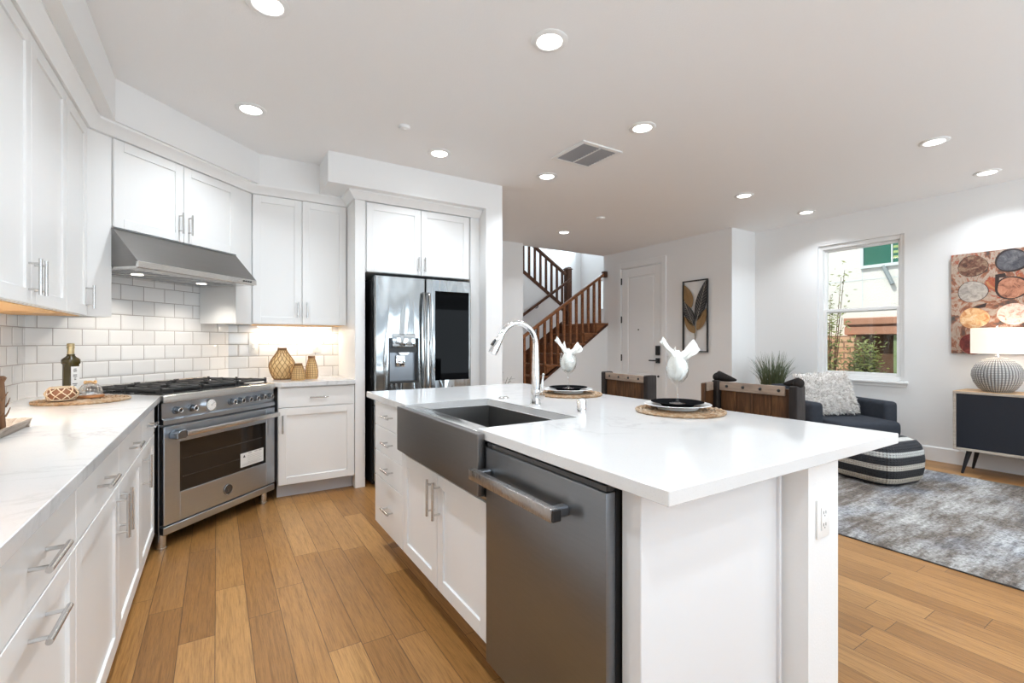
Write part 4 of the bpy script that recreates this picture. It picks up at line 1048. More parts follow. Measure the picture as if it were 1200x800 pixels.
    m.prism([(0.155, 0.0101), (0.178, 0.034), (0.184, 0.034), (0.164, 0.0)], 'x', -0.115, 0.115)
    m.prism([(-0.155, 0.0101), (-0.178, 0.034), (-0.184, 0.034), (-0.164, 0.0)], 'x', -0.115, 0.115)
    m.build('tray_rim', 'tray_wood', t, smooth=False)
    v = thing('bark_vase', 'tall bark covered brown vase standing in the wooden tray', 'vase', (-0.668, 2.275, CT + 0.0104), 0)
    MB().lathe([(0.052, 0.0), (0.058, 0.01), (0.055, 0.06), (0.057, 0.12), (0.054, 0.165), (0.06, 0.180), (0.055, 0.186), (0.046, 0.18), (0.044, 0.03), (0.0, 0.02)], 24).build('vase_body', 'bark', v)
    m = MB(); rr = random.Random(5)
    for k in range(12):
        a = rr.uniform(0, 2 * pi); z0 = rr.uniform(0.02, 0.15)
        m.tube([(0.057 * cos(a), 0.057 * sin(a), z0), (0.062 * cos(a + .1), 0.062 * sin(a + .1), z0 + 0.012), (0.068 * cos(a + .2), 0.068 * sin(a + .2), z0 + 0.03)], [0.003, 0.0022, 0.001], 5)
    m.build('twigs', 'bark', v)
counter_decor()

def wicker_vase(label, loc, prof, N, twist, tr, mat, dark_base=False, handle=False):
    v = thing('wicker_vase', label, 'vase', loc, 0, 'wicker vases on the short counter')
    inner = [(max(r - 0.004, 0.001), z) for r, z in prof]
    MB().lathe([(0.001, 0.003)] + inner + [(inner[-1][0] - 0.004, inner[-1][1])], 28, cap=False).build('liner', 'vase_glass', v, ang=70)
    def at(t):
        x = t * (len(prof) - 1); i = min(int(x), len(prof) - 2); f = x - i
        return prof[i][0] * (1 - f) + prof[i + 1][0] * f, prof[i][1] * (1 - f) + prof[i + 1][1] * f
    m = MB()
    if twist:
        for dr in (-1, 1):
            for k in range(N):
                pts = []
                for i in range(25):
                    t = i / 24; r, z = at(t); a = 2 * pi * k / N + dr * t * twist
                    r += 0.0012 * (1 if i % 2 else -1) * dr
                    pts.append((r * cos(a), r * sin(a), z))
                m.tube(pts, tr, 5)
    else:
        for k in range(N):
            a = 2 * pi * k / N
            m.tube([(at(i / 12)[0] * cos(a), at(i / 12)[0] * sin(a), at(i / 12)[1]) for i in range(13)], tr, 5)
        for i in range(14):
            r, z = at((i + 0.5) / 14)
            m.tube([((r + 0.0012 * (1 if j % 2 else -1)) * cos(2 * pi * j / 30), (r + 0.0012 * (1 if j % 2 else -1)) * sin(2 * pi * j / 30), z) for j in range(30)], tr * 0.9, 5, loop=True)
    m.build('weave', mat, v)
    r, z = prof[-1]
    m = MB()
    for q in range(3): m.tube([((r + 0.001) * cos(2 * pi * i / 24), (r + 0.001) * sin(2 * pi * i / 24), z - 0.003 - q * 0.006) for i in range(24)], 0.0038, 6, loop=True)
    m.build('neck_band', 'wicker_dark', v)
    r = prof[0][0]
    m = MB()
    for q in range(2): m.tube([((r + 0.001) * cos(2 * pi * i / 24), (r + 0.001) * sin(2 * pi * i / 24), 0.0045 + q * 0.006) for i in range(24)], 0.0044, 6, loop=True)
    m.build('foot_band', 'wicker_dark' if dark_base else 'wicker', v)
    if handle:
        r1, z1 = at(0.45); r2, z2 = at(0.85)
        MB().tube([(-r1 - .002, -0.01, z1), (-r1 - 0.014, -0.012, z1 + 0.012), (-r1 - 0.015, -0.012, z2 - 0.004), (-r2 - 0.012, -0.01, z2 + 0.006), (-r2 - .002, -0.008, z2)], 0.003, 6).build('handle', 'wicker_dark', v)
    return v
wicker_vase('large wicker bottle vase with a wide belly and dark foot', (0.470, 4.41, 0.9153), [(0.060, 0.0), (0.075, 0.02), (0.094, 0.065), (0.102, 0.11), (0.096, 0.145), (0.072, 0.185), (0.046, 0.225), (0.033, 0.250), (0.031, 0.265)], 15, 2.1, 0.0023, 'wicker_line', True)
wicker_vase('shortest wicker vase with a small side handle', (0.573, 4.245, 0.9153), [(0.050, 0.0), (0.056, 0.015), (0.056, 0.045), (0.048, 0.08), (0.034, 0.115), (0.027, 0.138)], 16, 0, 0.0019, 'wicker_line', False, True)
wicker_vase('slim wicker vase nearest the refrigerator panel', (0.690, 4.335, 0.9153), [(0.045, 0.0), (0.051, 0.02), (0.053, 0.06), (0.047, 0.105), (0.033, 0.15), (0.025, 0.178), (0.025, 0.195)], 16, 0, 0.0019, 'wicker_line')

# ------------------------------------------------------------------ counter stools
def stool(label, x, y, rz, w, zt, wing):
    s = thing('counter_stool', label, 'stool', (x, y, 0), rz, 'wooden counter stools along the island')
    h = w / 2
    MB().box(-h + 0.02, h - 0.02, -0.40, 0.005, 0.615, 0.655, 0.012, 3).build('seat', 'dark_leather', s)
    MB().box(-h + 0.025, h - 0.025, -0.39, 0.0, 0.575, 0.614, 0.004, 1).build('seat_frame', 'stool_plank', s)
    for lx in (-h + 0.045, h - 0.045):
        for ly in (-0.36, -0.03):
            MB().tube([(lx * 1.08, ly + (0.02 if ly > -0.1 else -0.02), 0.0), (lx, ly, 0.5745)], [0.017, 0.021], 4).build('leg', 'stool_post', s)
    m = MB()
    lx = h - 0.045
    m.box(-lx, lx, -0.378, -0.352, 0.20, 0.24, 0.004, 1).box(-lx, lx, -0.03, -0.005, 0.28, 0.31, 0.004, 1)
    for sx in (-1, 1): m.box(sx * lx - 0.012, sx * lx + 0.012, -0.352, -0.03, 0.25, 0.28, 0.004, 1)
    m.build('footrest', 'stool_post', s)
    pw = 0.038
    for sx in (-1, 1):
        x0, x1 = (-h, -h + pw) if sx < 0 else (h - pw, h)
        MB().box(x0, x1, 0.006, 0.085, 0.56, zt + 0.006, 0.010, 3).build('post', 'stool_post', s)
    m = MB(); n = 4; pwid = (w - 2 * pw - 0.004) / n
    for i in range(n): m.box(-h + pw + 0.002 + i * pwid + 0.0016, -h + pw + 0.002 + (i + 1) * pwid - 0.0016, 0.026, 0.052, 0.60, zt - 0.012, 0.003, 1)
    m.build('back_planks', 'stool_plank', s)
    rl = MB().box(-h + pw + 0.002, h - pw - 0.002 - (0.02 if wing else 0), 0.014, 0.0255, zt - 0.045, zt + 0.001, 0.002, 1).build('top_rail', 'stool_rail', s, label='paler wooden rail studded with rivets')
    m = MB()
    for i in range(4): m.lathe([(0.008, 0.0), (0.007, 0.003), (0.004, 0.005), (0.0, 0.0055)], 10, (0, 0, 0)).xf(Matrix.Translation((-h + pw + (i + 0.5) * pwid, 0.0138, zt - 0.021)) @ Matrix.Rotation(R(90), 4, 'X'), len(m.bm.verts) - 40)
    m.build('rivets', 'matte_black', rl)
    if wing:
        # angled side wing with its own rail, and rolled leather ears on the top corners
        m = MB().box(-0.012, 0.010, -0.115, 0.0, 0.66, zt - 0.004, 0.003, 1)
        m.xf(Matrix.Translation((-h - 0.002, 0.012, 0)) @ Matrix.Rotation(R(14), 4, 'Z')).build('side_wing', 'stool_plank', s)
        m = MB().box(0.0105, 0.017, -0.105, -0.02, zt - 0.045, zt - 0.002, 0.002, 1)
        m.xf(Matrix.Translation((-h - 0.002, 0.012, 0)) @ Matrix.Rotation(R(14), 4, 'Z')).build('wing_rail', 'stool_rail', s)
        for sx, ln in ((-1, 0.10), (1, 0.07)):
            hi = 1.0 if sx < 0 else 0.55
            pts = []; rs = []
            for i in range(9):
                t = i / 8
                pts.append((sx * (h - 0.012) - sx * ln * t, 0.048 + 0.004 * t, zt + 0.012 + 0.016 * hi * (1 - t) ** 1.2 - 0.002)); rs.append(0.024 * (1 - t) ** 0.8 * (0.65 + 0.35 * hi) + 0.005)
            MB().tube(pts, rs, 12).blob((sx * (h - 0.012), 0.045, zt + 0.010 + 0.012 * hi), (0.020, 0.036, 0.024), 14, 8).build('leather_ear', 'dark_leather', s)
    return s
stool('farther wooden counter stool with plain square dark posts', 2.255, 2.235, -97, 0.475, 1.018, False)
stool('nearer wooden counter stool with rolled leather ears on its back', 2.22, 1.335, -90, 0.435, 1.022, True)

# ------------------------------------------------------------------ living room
def rug():
    r = thing('area_rug', 'abstract grey and blue shaggy rug on the oak floor', 'rug', (4.57, 1.0, 0))
    m = MB(); nx, ny = 60, 80; rr = random.Random(2)
    x0, x1, y0, y1 = -1.2, 1.2, -2.2, 1.24
    g = [[m.bm.verts.new((x0 + (x1 - x0) * i / nx, y0 + (y1 - y0) * j / ny, 0.013 + rr.uniform(-0.0025, 0.0025) - (0.006 if i in (0, nx) or j in (0, ny) else 0))) for j in range(ny + 1)] for i in range(nx + 1)]
    for i in range(nx):
        for j in range(ny): m.bm.faces.new((g[i][j], g[i + 1][j], g[i + 1][j + 1], g[i][j + 1]))
    m.build('pile', 'rug_pile', r)
    MB().box(x0 - 0.004, x1 + 0.004, y0 - 0.004, y1 + 0.004, 0.0005, 0.0065).build('binding', 'rubber', r, smooth=False)
rug()
def pouf():
    p = thing('pouf', 'square knitted pouf with black and cream stripes on the rug', 'pouf', (5.01, 1.84, 0.0155), -11)
    prof = [(0.20, 0.0), (0.250, 0.012), (0.275, 0.05), (0.287, 0.12), (0.290, 0.20), (0.284, 0.27), (0.268, 0.32), (0.238, 0.36), (0.19, 0.383), (0.11, 0.394), (0.0, 0.397)]
    MB().lathe(prof, 72, sq=4.2).build('knit_cover', 'pouf_knit', p, ang=70)
    for k in range(4):
        a = pi / 4 + k * pi / 2; m = MB()
        f = 1 / ((2 * (abs(cos(a)) ** 4.2)) ** (1 / 4.2))
        m.tube([((r * f + .001) * cos(a), (r * f + .001) * sin(a), z) for r, z in prof[1:8]], 0.004, 6)
        m.build('corner_seam', 'pouf_knit', p)
pouf()
def armchair():
    a = thing('armchair', 'charcoal upholstered armchair under the window', 'armchair', (5.515, 2.20, 0), -26)
    w = 0.98; h = w / 2
    for sx in (-1, 1):
        x0, x1 = (-h, -h + 0.15) if sx < 0 else (h - 0.15, h)
        MB().box(x0, x1, 0.0, 0.70, 0.12, 0.615, 0.045, 4).build('arm', 'armchair_cloth', a)
    MB().box(-h + 0.10, h - 0.10, 0.62, 0.80, 0.12, 0.745, 0.05, 4).build('backrest', 'armchair_cloth', a)
    MB().box(-h + 0.152, h - 0.152, -0.02, 0.618, 0.12, 0.28, 0.02, 2).build('seat_base', 'armchair_cloth', a)
    MB().box(-h + 0.155, h - 0.155, -0.20, 0.615, 0.285, 0.445, 0.06, 4).build('seat_cushion', 'armchair_cloth', a)
    MB().box(-h + 0.17, h - 0.17, -0.145, -0.022, 0.16, 0.284, 0.02, 2).build('seat_front', 'armchair_cloth', a)
    for lx in (-h + 0.07, h - 0.07):
        for ly in (0.06, 0.68): MB().cyl((lx, ly, 0.0), (lx, ly, 0.1195), 0.016, 0.024, 12).build('leg', 'dark_leg', a)
armchair()
def pillow():
    rr = random.Random(11)
    p = thing('pillow', 'shaggy grey and white fur pillow leaning in the armchair', 'pillow', (5.60, 2.52, 0.445), -30)
    S_ = 0.225; tilt = Matrix.Translation((0, 0, 0.23)) @ Matrix.Rotation(R(-20), 4, 'X') @ Matrix.Rotation(R(-3), 4, 'Y')
    def pt(u, v, sgn):
        x = (u - 0.5) * 2; y = (v - 0.5) * 2
        e = (1 - abs(x) ** 2.6) * (1 - abs(y) ** 2.6)
        pin = 1 - 0.06 * (1 - abs(y)) * abs(x) * 0 - 0.05 * (abs(x) * abs(y)) ** 4 * -1
        return Vector((x * 0.295 * pin, sgn * 0.085 * max(e, 0) ** 0.45, y * S_ * pin))
    m = MB()
    for sgn in (-1, 1): m.surf(lambda u, v: pt(u, v, sgn), 20, 20)
    bmesh.ops.remove_doubles(m.bm, verts=m.bm.verts, dist=1e-4)
    m.xf(tilt).build('cushion', 'fur', p, ang=80)
    m = MB()
    for k in range(5200):
        sgn = -1 if k % 4 else 1
        u, v = rr.random(), rr.random()
        b = pt(u, v, sgn); b2 = pt(min(u + .02, 1), v, sgn); b3 = pt(u, min(v + .02, 1), sgn)
        n = Vector(((u - .5) * 1.2, sgn, (v - .5) * 1.2)).normalized()
        d = (n * 0.7 + Vector((rr.uniform(-1, 1), rr.uniform(-.4, .4), rr.uniform(-1.2, 0.6)))).normalized()
        sd = d.cross(n + Vector((0.01, 0.02, 0.03))).normalized() * 0.0036
        L_ = rr.uniform(0.020, 0.038)
        p0 = b - n * 0.003; p1 = b + d * L_ * 0.55 + n * 0.004; p2 = b + d * L_ + Vector((0, 0, -0.006))
        q = [m.bm.verts.new(x) for x in (p0 - sd, p0 + sd, p1 + sd * .8, p1 - sd * .8, p2)]
        m.bm.faces.new((q[0], q[1], q[2], q[3])); m.bm.faces.new((q[3], q[2], q[4]))
    o = m.xf(tilt).build('fur_tufts', 'fur', p, smooth=False); o['kind'] = 'stuff'
pillow()
def blades(name, mat, parent, n, h, spread, z0, seed, w=0.006, r0=0.05):
    rr = random.Random(seed); m = MB()
    for k in range(n):
        a = rr.uniform(0, 2 * pi); r = r0 * sqrt(rr.random()); hh = h * rr.uniform(0.55, 1.05); sp = spread * rr.uniform(0.1, 1.0) ** 1.0
        bx, by = r * cos(a), r * sin(a); a2 = a + rr.uniform(-.6, .6)
        tw = rr.uniform(0, pi); side = Vector((cos(tw), sin(tw), 0))
        prev = None; K = 6
        for i in range(K + 1):
            t = i / K
            c = Vector((bx + cos(a2) * sp * t ** 1.8, by + sin(a2) * sp * t ** 1.8, z0 + hh * (t - 0.22 * t ** 3 * (sp / spread))))
            wd_ = w * (1 - t) ** 0.6 * 0.5 + 0.0003
            cur = (m.bm.verts.new(c - side * wd_), m.bm.verts.new(c + side * wd_))
            if prev: m.bm.faces.new((prev[0], prev[1], cur[1], cur[0]))
            prev = cur
    return m.build(name, mat, parent, ang=80)
def potted_grass():
    p = thing('potted_grass', 'tall potted ornamental grass in the corner behind the armchair', 'plant', (5.92, 3.27, 0))
    MB().lathe([(0.12, 0.0), (0.125, 0.005), (0.155, 0.62), (0.16, 0.64), (0.145, 0.64), (0.14, 0.60), (0.0, 0.60)], 36).build('planter', 'planter_black', p)
    MB().lathe([(0.138, 0.601), (0.10, 0.615), (0.0, 0.618)], 24).build('soil', 'soil', p)
    blades('foliage', 'grass_blade', p, 330, 0.52, 0.21, 0.61, 4, 0.0075, 0.12)
potted_grass()
def hall_plant():
    p = thing('potted_plant', 'leafy plant mostly hidden behind the white fridge wall', 'plant', (2.955, 5.05, 0))
    MB().lathe([(0.11, 0.0), (0.12, 0.006), (0.15, 0.34), (0.155, 0.36), (0.14, 0.36), (0.135, 0.33), (0.0, 0.33)], 32).build('planter', 'planter_black', p)
    rr = random.Random(9); m = MB(); st = MB()
    for k in range(9):
        a = 2 * pi * k / 9 + rr.uniform(-.2, .2); le = rr.uniform(0.12, 0.22); hh = rr.uniform(0.42, 0.62)
        pts = [Vector((0.04 * cos(a), 0.04 * sin(a), 0.33)) + Vector((cos(a) * le * t * t, sin(a) * le * t * t, hh * t)) for t in (0, .25, .5, .75, 1.0)]
        st.tube(pts, [0.005, 0.0045, 0.004, 0.003, 0.002], 5)
        for q in range(10):
            t = 0.25 + 0.075 * q; b = Vector((0.04 * cos(a), 0.04 * sin(a), 0.33)) + Vector((cos(a) * le * t * t, sin(a) * le * t * t, hh * t))
            a2 = a + (0.9 if q % 2 else -0.9) + rr.uniform(-.3, .3); L_ = rr.uniform(0.06, 0.10)
            d = Vector((cos(a2), sin(a2), rr.uniform(-0.25, 0.4))).normalized(); sd = d.cross(Vector((0, 0, 1))).normalized() * 0.013
            v = [m.bm.verts.new(x) for x in (b, b + d * L_ * .4 + sd, b + d * L_, b + d * L_ * .4 - sd)]
            m.bm.faces.new(v)
    st.build('stems', 'fern_leaf', p); m.build('foliage', 'fern_leaf', p, smooth=False)
hall_plant()
def sideboard():
    s = thing('sideboard', 'navy sideboard in a grey wood frame on dark splayed legs', 'sideboard', (5.885, 1.547, 0), -90)
    w = 1.45; t = 0.022; z0, z1 = 0.222, 0.772; dp = 0.395
    MB().box(0, w, 0, dp, z1 - t, z1, 0.002, 1).build('top', 'board_oak', s)
    m = MB().box(0, t, 0, dp, z0, z1 - t - .0005, 0.002, 1).box(w - t, w, 0, dp, z0, z1 - t - .0005, 0.002, 1).box(t, w - t, 0, dp, z0, z0 + t, 0.002, 1).box(t, w - t, dp - 0.01, dp, z0 + t, z1 - t - .001)
    m.build('carcass', 'board_grey', s)
    MB().box(0.0, w, -0.0015, -0.0002, z1 - t + .0005, z1 - .001).build('front_edge', 'board_grey', s, smooth=False)
    n = 3; dw = (w - 2 * t - 0.004) / n
    for i in range(n):
        x0 = t + 0.002 + i * dw
        MB().box(x0 + 0.001, x0 + dw - 0.001, 0.006, 0.024, z0 + t + 0.002, z1 - t - 0.003, 0.001, 1).build('door', 'navy_lacquer', s)
    for lx, ox in ((0.10, -0.045), (w - 0.10, 0.045)):
        for ly, oy in ((0.075, -0.03), (dp - 0.06, 0.02)): MB().cyl((lx + ox, ly + oy, 0.0), (lx, ly, z0 - 0.0005), 0.010, 0.021, 14).build('leg', 'dark_leg', s)
sideboard()
def table_lamp():
    l = thing('table_lamp', 'round textured grey lamp with a white drum shade on the sideboard', 'lamp', (6.075, 1.288, 0.7725))
    pr = [(0.085, 0.0), (0.10, 0.004), (0.128, 0.03), (0.160, 0.08), (0.176, 0.135), (0.172, 0.18), (0.150, 0.225), (0.11, 0.262), (0.06, 0.285), (0.028, 0.292), (0.0, 0.293)]
    pr = [(r, z * 1.09) for r, z in pr]
    MB().lathe(pr, 64).build('base', 'lamp_ceramic', l, ang=60)
    MB().lathe([(0.014, 0.320), (0.014, 0.323), (0.019, 0.326), (0.019, 0.335), (0.011, 0.338), (0.011, 0.36), (0.0, 0.36)], 20).build('neck', 'chrome', l)
    MB().lathe([(0.178, 0.352), (0.178, 0.588), (0.1765, 0.588), (0.1765, 0.352)], 48, cap=False).build('shade', 'lamp_shade', l)
    m = MB().cyl((0, 0, 0.36), (0, 0, 0.592), 0.003, n=8)
    for k in range(3):
        a = 2 * pi * k / 3; m.cyl((0, 0, 0.58), (0.1764 * cos(a), 0.1764 * sin(a), 0.58), 0.002, n=6)
    m.build('harp', 'nickel', l)
    MB().lathe([(0.007, 0.592), (0.010, 0.598), (0.006, 0.606), (0.0, 0.609)], 14).build('finial', 'nickel', l)
    MB().blob((0, 0, 0.45), (0.03, 0.03, 0.042), 16, 10).build('bulb', 'strip_emit', l)
    light('table_lamp_light', 'POINT', (0, 0, 0.50), 1.8, (1, 0.86, 0.7), parent=l, shadow_soft_size=0.05)
table_lamp()
def wall_art():
    w = 0.98; h = 0.985
    a = thing('canvas_painting', 'abstract canvas of rows of rusty and grey ovals above the sideboard', 'painting', (WX - 0.002, 1.661, 1.118), -90)
    cv = MB().box(0, w, -0.036, 0.0, 0, h, 0.002, 1).build('canvas', 'art_ground', a, smooth=False)
    MATS = [['art_brown', 'art_slate', 'art_stone'], ['art_stone', 'art_rust', 'art_brown'], ['art_gold', 'art_pink', 'art_slate'], ['art_red', 'art_stone', 'art_gold']]
    rr = random.Random(4)
    for r_ in range(4):
        for c_ in range(3):
            cx_ = 0.165 + c_ * 0.235 + rr.uniform(-.01, .01) + (0.10 if c_ == 2 else 0) * 0.6; cz = h - 0.125 - r_ * 0.255 + rr.uniform(-.008, .008) + (0.02 if c_ == 1 else 0)
            if c_ == 1: cx_ += 0.035
            rx, rz_ = 0.107, 0.100
            n = 40; pts = []
            ph = rr.uniform(0, 6)
            for k in range(n):
                q = 2 * pi * k / n; e = 1 + 0.03 * sin(3 * q + ph)
                pts.append((cx_ + rx * e * cos(q), cz + rz_ * e * sin(q)))
            MB().prism(pts, 'y', -0.0375, -0.0355).build('painted_oval', MATS[r_][c_], a, smooth=False)
            m = MB(); th = [0.004, 0.010, 0.003][c_] if r_ < 2 else 0.003
            m.tube([(p[0], -0.0372, p[1]) for p in pts], [th * (0.5 + 0.5 * abs(sin(k * 0.16 + ph))) for k in range(n)], 4, loop=True)
            for v in m.bm.verts: v.co.y = -0.0372 + (v.co.y + 0.0372) * 0.12
            m.build('oval_outline', 'art_line' if r_ < 2 else 'art_rust', a, smooth=False)
    MB().prism([(0.315, h - 0.37), (0.335, h - 0.38), (0.345, h - 0.265), (0.39, h - 0.262), (0.385, h - 0.225), (0.318, h - 0.232)], 'y', -0.0375, -0.0355).build('brush_stroke', 'art_line', a, smooth=False)
    MB().prism([(0.15, h - 0.535), (0.19, h - 0.52), (0.26, h - 0.495), (0.25, h - 0.535), (0.20, h - 0.545)], 'y', -0.0375, -0.0355).build('brush_stroke', 'art_line', a, smooth=False)
wall_art()
def leaf_art():
    y0, y1, z0, z1 = 4.062, 4.475, 1.09, 2.11
    w = y1 - y0; h = z1 - z0
    a = thing('metal_leaf_art', 'tall black framed wall art of black and gold metal leaves', 'wall art', (5.768, y1, z0), -90)
    t = 0.016
    MB().box(0, t, -0.032, -0.008, 0, h).box(w - t, w, -0.032, -0.008, 0, h).box(t, w - t, -0.032, -0.008, 0, t).box(t, w - t, -0.032, -0.008, h - t, h).box(t, t + .02, -0.008, 0, h * .8, h * .82).box(w - t - .02, w - t, -0.008, 0, h * .8, h * .82).build('frame', 'matte_black', a, smooth=False)
    root = Vector((w * 0.50, 0.10))
    def leaf(bx, bz, tx, tz, wid, mat, veins):
        b = Vector((bx * w, bz * h)); tp = Vector((tx * w, tz * h)); d = tp - b; L_ = d.length; d.normalize(); n = Vector((-d.y, d.x))
        pts = []
        for i in range(15):
            t_ = i / 14; pts.append(b + d * L_ * t_ + n * wid * sin(pi * t_ ** 0.85) ** 0.9)
        for i in range(13, 0, -1):
            t_ = i / 14; pts.append(b + d * L_ * t_ - n * wid * sin(pi * t_ ** 0.85) ** 0.9)
        pts = [(min(max(p.x, t + .002), w - t - .002), min(max(p.y, t + .002), h - t - .002)) for p in pts]
        o = MB().prism(pts, 'y', -0.024, -0.018).build('leaf', mat, a, smooth=False)
        m = MB()
        def cl(p): return (min(max(p.x, t + .004), w - t - .004), -0.0245, min(max(p.y, t + .004), h - t - .004))
        m.tube([cl(b), cl(tp)], 0.0025, 5)
        for i in range(2, 12):
            t_ = i / 14
            for sg in (-1, 1):
                q = b + d * L_ * t_; m.tube([cl(q), cl(q + d * L_ * 0.11 + n * sg * wid * 0.8 * sin(pi * min(t_ + .08, 1)))], 0.0016, 4)
        m.build('veins', veins, o, smooth=False)
    leaf(0.56, 0.42, 0.93, 0.99, 0.085, 'leaf_black', 'leaf_grey')
    leaf(0.46, 0.36, 0.03, 0.72, 0.075, 'leaf_black', 'leaf_grey')
    leaf(0.36, 0.62, 0.05, 0.95, 0.075, 'leaf_gold', 'leaf_gold')
    leaf(0.50, 0.26, 0.06, 0.50, 0.062, 'leaf_gold', 'leaf_gold')
    leaf(0.58, 0.30, 0.95, 0.60, 0.062, 'leaf_gold', 'leaf_gold')
    m = MB()
    for sx, ex, ez in ((0.44, 0.56, 0.42), (0.48, 0.46, 0.36), (0.52, 0.36, 0.62), (0.56, 0.50, 0.26), (0.60, 0.58, 0.30), (0.40, 0.47, 0.30), (0.64, 0.55, 0.34)):
        m.tube([(sx * w, -0.021, t + .003), (0.5 * w + (sx - .5) * .02, -0.021, 0.16 * h), (ex * w, -0.021, ez * h)], 0.0035, 5)
    m.build('stems', 'leaf_grey', a, smooth=False)
leaf_art()

# ------------------------------------------------------------------ on the ceiling
def can_light(label, x, y):
    l = thing('recessed_light', label, 'ceiling light', (x, y, CEIL), 0, 'recessed ceiling lights')
    MB().lathe([(0.058, -0.0005), (0.092, -0.0005), (0.092, -0.004), (0.086, -0.008), (0.066, -0.010), (0.062, -0.006), (0.058, -0.004)], 40, cap=False).build('trim_ring', 'white_plastic', l)
    MB().lathe([(0.0625, -0.0035), (0.0625, -0.0065), (0.0, -0.0075)], 36).build('lens', 'lamp_emit', l)
    light('can_lamp', 'AREA', (0, 0, -0.012), CAN_POWER, (0.845, 0.928, 1.0), parent=l, shape='DISK', size=0.12, spread=R(126))
for lb, x, y in (('recessed ceiling light cut by the top edge, above the left counter', 0.194, 2.368),
                 ('recessed ceiling light in front of the range and hood soffit', 0.188, 3.494),
                 ('largest recessed ceiling light, over the near end of the island', 1.418, 1.903),
                 ('recessed ceiling light in front of the refrigerator wall', 1.512, 3.502),
                 ('recessed ceiling light just right of the ceiling vent', 2.546, 2.322),
                 ('recessed ceiling light just left of the ceiling vent', 2.554, 3.466),
                 ('recessed ceiling light nearest the staircase', 4.049, 5.101),
                 ('recessed ceiling light in the upper right, over the rug', 4.593, 1.312),
                 ('recessed ceiling light at the far right, above the painting and lamp', 5.824, 1.298),
                 ('recessed ceiling light to the right of the entry door wall corner', 4.611, 2.837),
                 ('recessed ceiling light above the window', 5.815, 2.814),
                 ('added recessed fill light out of sight above the near end of the left counter', 0.194, 1.24),  # from here on: unseen cans added to brighten floor and walls
                 ('added recessed fill light out of sight in front of the island end', 1.418, -0.75),
                 ('added recessed fill light out of sight between island end and rug', 3.55, 0.35),
                 ('added recessed fill light out of sight right of the island end', 2.55, -0.2),
                 ('added recessed fill light out of sight over the near end of the rug', 4.593, -0.2),
                 ('added recessed fill light out of sight beside the right wall', 5.824, -0.2),
                 ('added recessed fill light out of sight behind the kitchen aisle', 0.194, -0.2)):
    can_light(lb, x, y)
def vent():
    v = thing('ceiling_vent', 'square white ceiling vent with dark louvres', 'vent', (2.53, 2.902, CEIL))
    h = 0.205; b = 0.036
    m = MB()
    for s_ in (-1, 1):
        m.box(s_ * (h - b), s_ * h, -h, h, -0.012, -0.0005, 0.003, 1); m.box(-h + b, h - b, s_ * (h - b), s_ * h, -0.012, -0.0005, 0.003, 1)
    m.box(-0.006, 0.006, -h + b, h - b, -0.012, -0.0005)
    m.build('frame', 'white_plastic', v)
    MB().box(-h + b, h - b, -h + b, h - b, -0.0025, -0.0005).build('backing', 'matte_black', v, smooth=False)
    m = MB()
    n = 11
    for side in (-1, 1):
        xa, xb = (-h + b + .004, -0.008) if side < 0 else (0.008, h - b - .004)
        for i in range(n):
            yc = -h + b + (i + 0.5) * (2 * (h - b)) / n
            m.prism([(yc - 0.010, -0.0035), (yc + 0.006, -0.0112), (yc + 0.007, -0.0102), (yc - 0.009, -0.0027)], 'x', xa, xb)
    m.build('louvres', 'vent_grey', v, smooth=False)
vent()
def detector(label, x, y, r):
    d = thing('smoke_detector', label, 'smoke detector', (x, y, CEIL))
    MB().lathe([(r, -0.0005), (r, -0.012), (r * 0.9, -0.02), (r * 0.55, -0.024), (0.0, -0.024)], 32).build('housing', 'white_plastic', d)
    MB().lathe([(r * 0.3, -0.0243), (r * 0.28, -0.027), (0.0, -0.027)], 20).build('test_button', 'trim_white', d)
detector('small round ceiling disc above the range aisle', 1.116, 3.197, 0.038)
detector('round ceiling detector near the entry door', 3.956, 4.27, 0.05)

